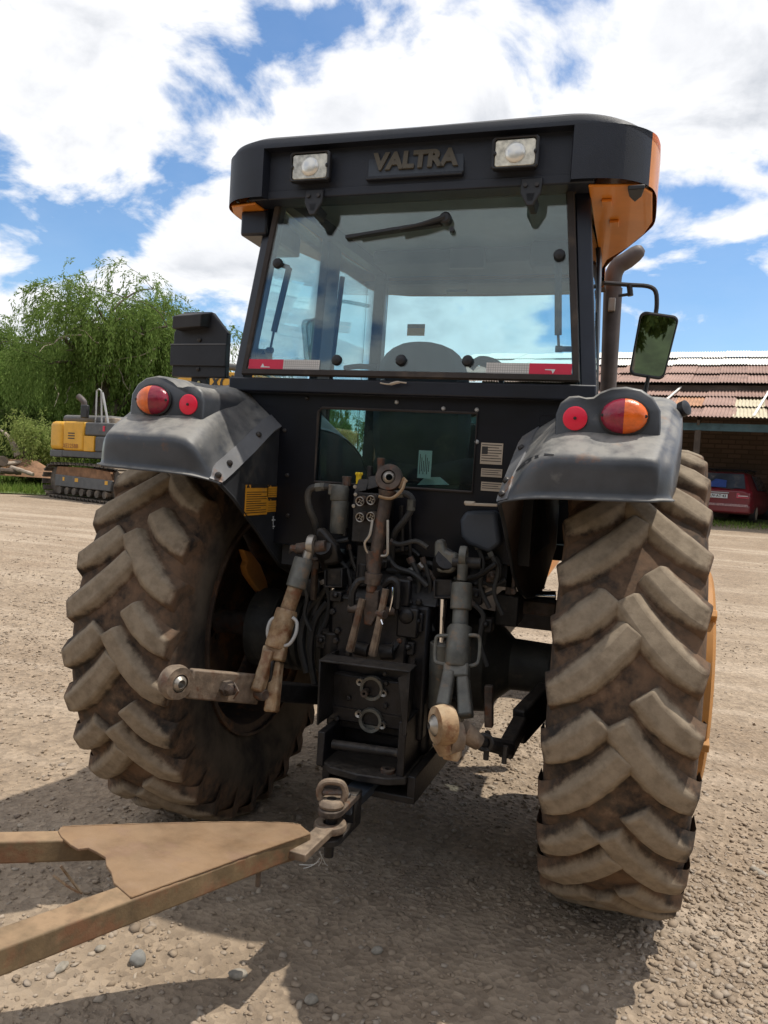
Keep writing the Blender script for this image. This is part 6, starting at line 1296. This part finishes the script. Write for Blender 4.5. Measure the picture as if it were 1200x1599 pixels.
# stabiliser from the right link to the axle
SB = empty('stabiliser', parent=TR)
b = MB(); b.tube([P(742, 1152, -.9), P(765, 1162, -.8), P(792, 1168, -.66)], [.018, .024, .028], 10); b.build('stabiliser_tube', 'iron_dark', SB)
b = MB(); b.tube(catmull([P(750, 1148, -.87), P(764, 1150, -.85), P(768, 1160, -.85), P(762, 1170, -.85), P(750, 1168, -.87), P(746, 1158, -.87)], 3, True), .008, 8, closed=True); b.build('stabiliser_ring', 'iron_dark', SB)
b = MB(); b.beam(P(790, 1172, -.64), P(812, 1130, -.40), .05, .06); b.beam(P(810, 1135, -.40), P(852, 1090, -.15), .05, .13); b.build('stabiliser_bracket', 'iron_dark', SB, bevel=.008)
for px, py0, py1, r_ in ((762, 1142, 1186, .009), (790, 1165, 1192, .008)): b = MB(); b.cyl(P(px, py0, -.8), P(px-3, py1, -.8), r_, 8); b.build('stabiliser_pin', 'iron_dark', SB)
b = MB(); b.beam(P(764, 1070, -.45), P(764, 1135, -.45), .03, .03); b.build('sway_block', 'iron_brown', SB, bevel=.004)
# lift cylinders
for xa_, ya_, xb_, yb_ in ((521, 918, 519, 985), (692, 935, 690, 1003)):
    b = MB(); b.cyl(P(xa_, ya_, -.44), P(xb_, yb_, -.44), .011 if xa_ < 600 else .014, 14); o = b.build('cylinder_rod', 'chrome', TR)
    b = MB(); b.cyl(P(xb_, yb_, -.44), P(xb_-4, 1105, -.42), .042, 18); b.build('lift_cylinder', 'iron_greygreen' if xa_ > 600 else 'iron_dark', TR, bevel=.004)
    b = MB(); b.prism([P(xa_-14, ya_-30, -.47), P(xa_+14, ya_-30, -.47), P(xa_+14, ya_-2, -.47), P(xa_-14, ya_-2, -.47)], (0, .05, 0)); b.tube([P(xa_-13, ya_-28, -.48), P(xa_-13, ya_-2, -.48), P(xa_+13, ya_-2, -.48), P(xa_+13, ya_-28, -.48)], .006, 6); b.build('cylinder_clevis', 'iron_dark', TR, bevel=.006)
# right: plastic reservoir, box and bracket under the mudguard
b = MB(); q = [P(718, 812, -.42), P(727, 798, -.42), P(775, 798, -.42), P(782, 850, -.42), P(764, 864, -.42), P(730, 850, -.42), P(720, 838, -.42)]; b.prism(q, (0, .16, 0)); b.build('plastic_reservoir', 'plate_blue', TR, bevel=.015, segs=3)
b = MB(); b.beam(P(728, 787, -.44), P(778, 789, -.44), .03, .010); b.tube([P(726, 785, -.44), P(742, 786, -.45)], .008, 6); b.build('reservoir_strap', 'label_tan', TR, bevel=.002)
b = MB(); a = P(775, 928, -.30); c = P(808, 980, -.30); b.bb(a.x, c.x, -.30, -.16, c.z, a.z); b.build('junction_box', 'iron_dark', TR, bevel=.006)
b = MB(); a = P(792, 880, -.30); c = P(804, 930, -.30); b.bb(a.x, c.x, -.30, -.27, c.z, a.z); b.lathe([(.012, 0), (.012, .02), (0, .02)], P(803, 923, -.31), (0, -1, 0), 10); b.build('box_bracket', 'iron_brown', TR, bevel=.003)
b = MB(); b.cyl(P(838, 930, .05), P(868, 931, .05), .022, 14); b.beam(P(848, 921, .05), P(868, 926, .05), .012, .008); b.build('chrome_coupling', 'chrome', TR)
b = MB(); b.bb(.43, .60, -.05, .06, 1.045, 1.10); b.build('mudguard_bracket', 'iron_brown', TR, bevel=.006)
b = MB(); a = P(450, 900, -.30); c = P(500, 935, -.30); b.bb(a.x, c.x, -.30, -.14, c.z, a.z); b.build('brake_housing', 'iron_dark', TR, bevel=.01)
b = MB(); b.cyl(P(493, 872, -.40), P(490, 935, -.36), .014, 10); b.lathe([(.02, 0), (.02, .03)], P(493, 876, -.40), (0, 0, -1), 6); b.build('brake_pipe', 'iron_brown', TR)
# ---- PTO guard and ports
PG = empty('pto_guard', parent=TR); yg = -.64; yi = -.46
gl0 = P(498, 1030, yg); gr0 = P(641, 1048, yg); gl1 = P(494, 1132, yg); gr1 = P(634, 1150, yg)
b = MB(); b.prism([gl0, gr0, Vector((gr0.x, yg+.085, gr0.z+.004)), Vector((gl0.x, yg+.085, gl0.z+.004))], (0, 0, -.008)); b.build('guard_top', 'iron_dark', PG, bevel=.003)
b = MB(); b.prism([gl0, gl1, Vector((gl1.x, yi, gl1.z)), Vector((gl0.x, yi, gl0.z))], (.008, 0, 0)); b.build('guard_side', 'iron_dark', PG, bevel=.003)
b = MB(); b.prism([gr0, gr1, Vector((gr1.x-.03, yi, gr1.z)), Vector((gr0.x-.03, yi, gr0.z))], (-.008, 0, 0)); b.prism([gr0+Vector((-.045, .004, -.03)), gr0+Vector((0, .0, 0)), gr1+Vector((.0, 0, 0)), gr1+Vector((-.012, .004, 0))], (0, .006, 0)); b.build('guard_side', 'iron_dark', PG, bevel=.003)
b = MB(); a = P(517, 1050, -.50); c = P(630, 1142, -.50); b.bb(a.x, c.x, -.50, -.44, c.z, a.z); pl = b.build('pto_cover', 'iron_black', PG, bevel=.006)
b = MB(); a2 = P(517, 1102, -.503); b.bb(a.x, c.x, -.506, -.495, a2.z-.004, a2.z+.002); b.build('cover_joint', 'iron_dark', PG)
for px, py in ((581, 1075), (579, 1125)):
    q = P(px, py, -.508); b = MB(); b.lathe([(.033, .04), (.033, -.006), (.044, -.008), (.046, 0), (.046, .01)], q, (0, 1, 0), 26); b.build('port_ring', 'iron_greygreen', PG)
    b = MB(); b.lathe([(.033, .055), (.031, .03), (0, .03)], q, (0, 1, 0), 22); b.build('port_bore', 'car_black', PG)
    for sg in (-1, 1):
        e = q+Vector((sg*.047, -.004, sg*-.014+.004)); b = MB(); b.lathe([(.005, 0), (.013, -.004), (.014, .008)], e, (0, 1, 0), 12, closed=True); b.build('port_ear', 'steel_bare', PG)
b = MB(); q = P(569, 1083, -.53); b.lathe([(.006, -.004), (.014, -.004), (.014, .04), (.006, .04)], q, (0, 1, 0), 14, closed=True); b.build('pto_stub', 'iron_brown', PG)
for px, py in ((545, 1090), (527, 1122), (604, 1067), (603, 1102), (560, 1065), (602, 1052)):
    q = P(px, py, -.503); b = MB(); b.lathe([(.010, 0), (.010, .007), (.006, .010), (0, .010)], q, (0, -1, 0), 6); b.build('cover_bolt', 'iron_dark', PG)
# ---- drawbar frame under the tractor
DF = empty('drawbar_frame', parent=TR)
for px, p0, p1 in ((512, 1135, 1195), (637, 1120, 1222)):
    a = P(px, p0, -.56); c = P(px, p1, -.60); b = MB(); b.bb(a.x-.014, a.x+.014, -.62, -.30, c.z, a.z); b.build('hanger', 'iron_black', DF, bevel=.004)
b = MB(); b.cyl(P(520, 1162, -.60), P(626, 1177, -.60), .017, 16); b.build('cross_tube', 'iron_dark', DF)
a = P(500, 1188, -.62); c = P(634, 1216, -.62); zt = (a.z+c.z)/2
b = MB(); b.prism([(a.x-.005, -.60, zt), (a.x+.05, -.645, zt), (0.02, -.665, zt), (c.x-.06, -.655, zt), (c.x+.002, -.62, zt), (c.x+.002, -.26, zt), (a.x-.005, -.26, zt)], (0, 0, -.028)); b.build('support_plate', 'iron_dark', DF, bevel=.005)
b = MB(); b.bb(a.x, c.x+.03, -.60, -.30, zt-.10, zt-.075); b.beam((c.x+.015, -.60, zt-.05), (c.x+.05, -.05, zt-.02), .03, .10); b.beam((a.x+.01, -.58, zt-.05), (a.x-.02, -.05, zt-.02), .03, .08); b.build('lower_plate', 'iron_black', DF, bevel=.004)
b = MB(); b.lathe([(.012, -.012), (.026, -.012), (.026, .006), (.012, .006)], P(606, 1203, -.60), (0, 0, 1), 18, closed=True); b.build('plate_bush', 'iron_brown', DF)
zd = .455; da = Vector((.045, -.25, zd)); db_ = Vector((.010, -.80, zd))
b = MB(); b.beam(da, db_, .082, .034); b.build('swing_drawbar', 'plate_blue', DF, bevel=.005)
hp = PZ(517, 1275, .47); hp = Vector((hp.x, hp.y, 0))
dd_ = (Vector((hp.x, hp.y, 0))-Vector((da.x, da.y, 0))).normalized(); nd = Vector((-dd_.y, dd_.x, 0))
def clev(z0_, z1_, ext, nm, mat):
    b = MB(); base = Vector((hp.x, hp.y, z0_)); pts = [base-dd_*.16+nd*.040, base-dd_*.16-nd*.040, base-nd*.042]
    for k in range(1, 8): an = math.pi*k/8; pts.append(base+dd_*math.sin(an)*.042*ext-nd*math.cos(an)*.042)
    pts.append(base+nd*.042); b.prism(pts, (0, 0, z1_-z0_)); return b.build(nm, mat, DF, bevel=.004)
clev(.480, .502, 1.1, 'clevis_top', 'iron_brown'); clev(.388, .410, 1.1, 'clevis_bottom', 'iron_dark')
b = MB(); q = Vector((hp.x, hp.y, .445))-dd_*.11; b.beam(q, q-dd_*.06, .08, .12); b.build('clevis_block', 'iron_dark', DF, bevel=.005)
b = MB(); b.cyl(PZ(541, 1247, .50), PZ(546, 1240, .51), .008, 8); b.build('clevis_bolt', 'bolt', DF)
# hitch pin
HP = empty('hitch_pin', (hp.x, hp.y, .40)); tag(HP, 'brown steel hitch pin with loop handle in the drawbar clevis', 'pin')
b = MB(); b.cyl((0, 0, -.06), (0, 0, .13), .016, 14); b.build('pin_shank', 'iron_dark', HP)
b = MB(); b.lathe([(.040, 0), (.042, .008), (.036, .020), (.030, .024), (0, .024)], (0, 0, .105), (0, 0, 1), 20); b.build('pin_collar', 'iron_dusty', HP)
b = MB(); pts = []; cv = [(-.036, .125), (-.042, .150), (-.030, .178), (0, .184), (.030, .178), (.042, .150), (.036, .125)]
b.tube(catmull([RH*x+Vector((0, 0, z)) for x, z in cv], 4), .011, 10); b.build('pin_handle', 'iron_dusty', HP); b = MB(); b.tube([RH*-.03+Vector((0, 0, .148)), RH*.03+Vector((0, 0, .150))], .010, 8); b.build('handle_bar', 'iron_brown', HP)

# ================================================================== trailer drawbar
TD = empty('trailer_drawbar', (0, 0, 0)); tag(TD, 'rusty ochre A-frame trailer drawbar in the lower left, coupled to the tractor', 'drawbar')
zt = .468
DBS = .10           # the frame climbs gently towards the trailer
def dz(p): return zt+DBS*max(0., (0-p.x)*.66+(-.98-p.y)*.75)
def T2(px, py, o=0.):
    d = _ray(px, py); n = Vector((DBS*.66, DBS*.75, 1)); q = Vector((0, -.98, zt+o)); return CAMP+d*((q-CAMP).dot(n)/d.dot(n))
tip = T2(489, 1300)
nr0 = T2(487, 1301); nr1 = T2(0, 1482); ni1 = T2(0, 1447); ni0 = T2(177, 1380)
dn = (nr1-nr0).normalized(); far_ext = nr1+dn*1.1; inn_ext = ni1+dn*1.1
b = MB(); inner_tip = nr0+(T2(440, 1290)-nr0)*.6
def slab(pts, h, nm, mat='drawbar_paint', bev=.006): b = MB(); b.prism([Vector((p.x, p.y, dz(p))) for p in pts], (0, 0, -h)); return b.build(nm, mat, TD, bevel=bev, segs=3)
wdt = ((ni1-nr1)-dn*((ni1-nr1).dot(dn))); wdt.z = 0
slab([nr0, far_ext, far_ext+wdt, nr0+wdt], .062, 'near_beam', 'drawbar_side')
fr0 = T2(470, 1289); fr1 = T2(0, 1298); df = (fr1-fr0).normalized(); wf = Vector((df.y, -df.x, 0)); wf = wf if wf.dot(T2(100, 1340)-fr1) > 0 else -wf
fext = fr1+df*1.2
slab([fr0, fext, fext+wf*.062, fr0+wf*.062], .062, 'far_beam', 'drawbar_side')
torn = [(485, 1300), (470, 1288), (440, 1284.5), (340, 1283.5), (200, 1287), (95, 1291), (91, 1297), (96, 1306), (110, 1318), (122, 1325), (138, 1323), (152, 1330), (165, 1338), (166, 1350), (174, 1362), (178, 1378), (205, 1401)]
zp = zt+.003
b = MB(); tp_ = [T2(x, y, .004) for x, y in torn]; b.prism(tp_, (0, 0, -.008)); b.build('gusset_plate', 'drawbar_paint', TD, bevel=.002, label='torn top plate of the drawbar')
b = MB(); q = [T2(x, y, -.062) for x, y in ((480, 1335), (300, 1345), (195, 1420), (300, 1390))]; b.prism(q, (0, 0, -.004)); b.build('bottom_plate', 'drawbar_paint', TD)
ey = Vector((hp.x, hp.y, .440)); tipc = Vector((tip.x, tip.y, .440)); de = (ey-tipc); de.z = 0; de.normalize()
b = MB(); b.lathe([(.022, -.013), (.050, -.013), (.054, 0), (.050, .013), (.022, .013)], ey, (0, 0, 1), 26, closed=True); b.beam(tipc-de*.10, ey-de*.04, .055, .024); b.build('coupling_eye', 'iron_dusty', TD, bevel=.003)
b = MB(); q = PZ(404, 1365, .40); b.cyl(q+Vector((0, 0, .02)), q+Vector((0, 0, -.035)), .008, 8); b.build('stub_bolt', 'iron_brown', TD)
wb = MB(); wp_ = [T2(x, y, .004) for x, y in ((205, 1401), (260, 1381), (320, 1360), (380, 1338), (440, 1317), (484, 1302))]
wc = catmull(wp_, 10); wb.tube(wc, [.0024*(1+.2*math.sin(i*1.9)+.15*math.sin(i*4.7)) for i in range(len(wc))], 6); wb.build('weld_bead', 'drawbar_paint', TD)
wb = MB(); wc = catmull([T2(x, y, .004) for x, y in ((470, 1288.5), (440, 1285), (340, 1284), (200, 1287.5), (98, 1291))], 14); wb.tube(wc, [.0024*(1+.2*math.sin(i*1.7)+.15*math.sin(i*5.1)) for i in range(len(wc))], 6); wb.build('weld_bead', 'drawbar_paint', TD)
# bits of rod and frayed wire on the ground
def wire(name, label, cat, lines, r_, mat):
    b = MB(); 
    for l in lines: b.tube(catmull(l, 3), r_, 5)
    o = b.build(name, mat, fix=False); tag(o, label, cat); return o
g_ = lambda px, py, z=.02: PZ(px, py, z)
wire('bent_rod', 'thin rusty bent rod lying in the gap of the drawbar', 'rod', [[g_(95, 1352, .10), g_(110, 1372, .05), g_(128, 1395, .02)], [g_(84, 1367, .06), g_(105, 1383, .04), g_(124, 1394, .02)]], .005, 'iron_rust')
wire('frayed_wire', 'tuft of frayed pale wire hanging under the coupling eye', 'wire', [[g_(500, 1330, .25), g_(503, 1342, .2), g_(498, 1352, .12)], [g_(500, 1340, .2), g_(490, 1350, .16), g_(468, 1350, .15)], [g_(502, 1335, .22), g_(508, 1348, .17), g_(512, 1352, .15)], [g_(499, 1345, .18), g_(485, 1353, .15), g_(474, 1356, .14)]], .0016, 'sticker_white')
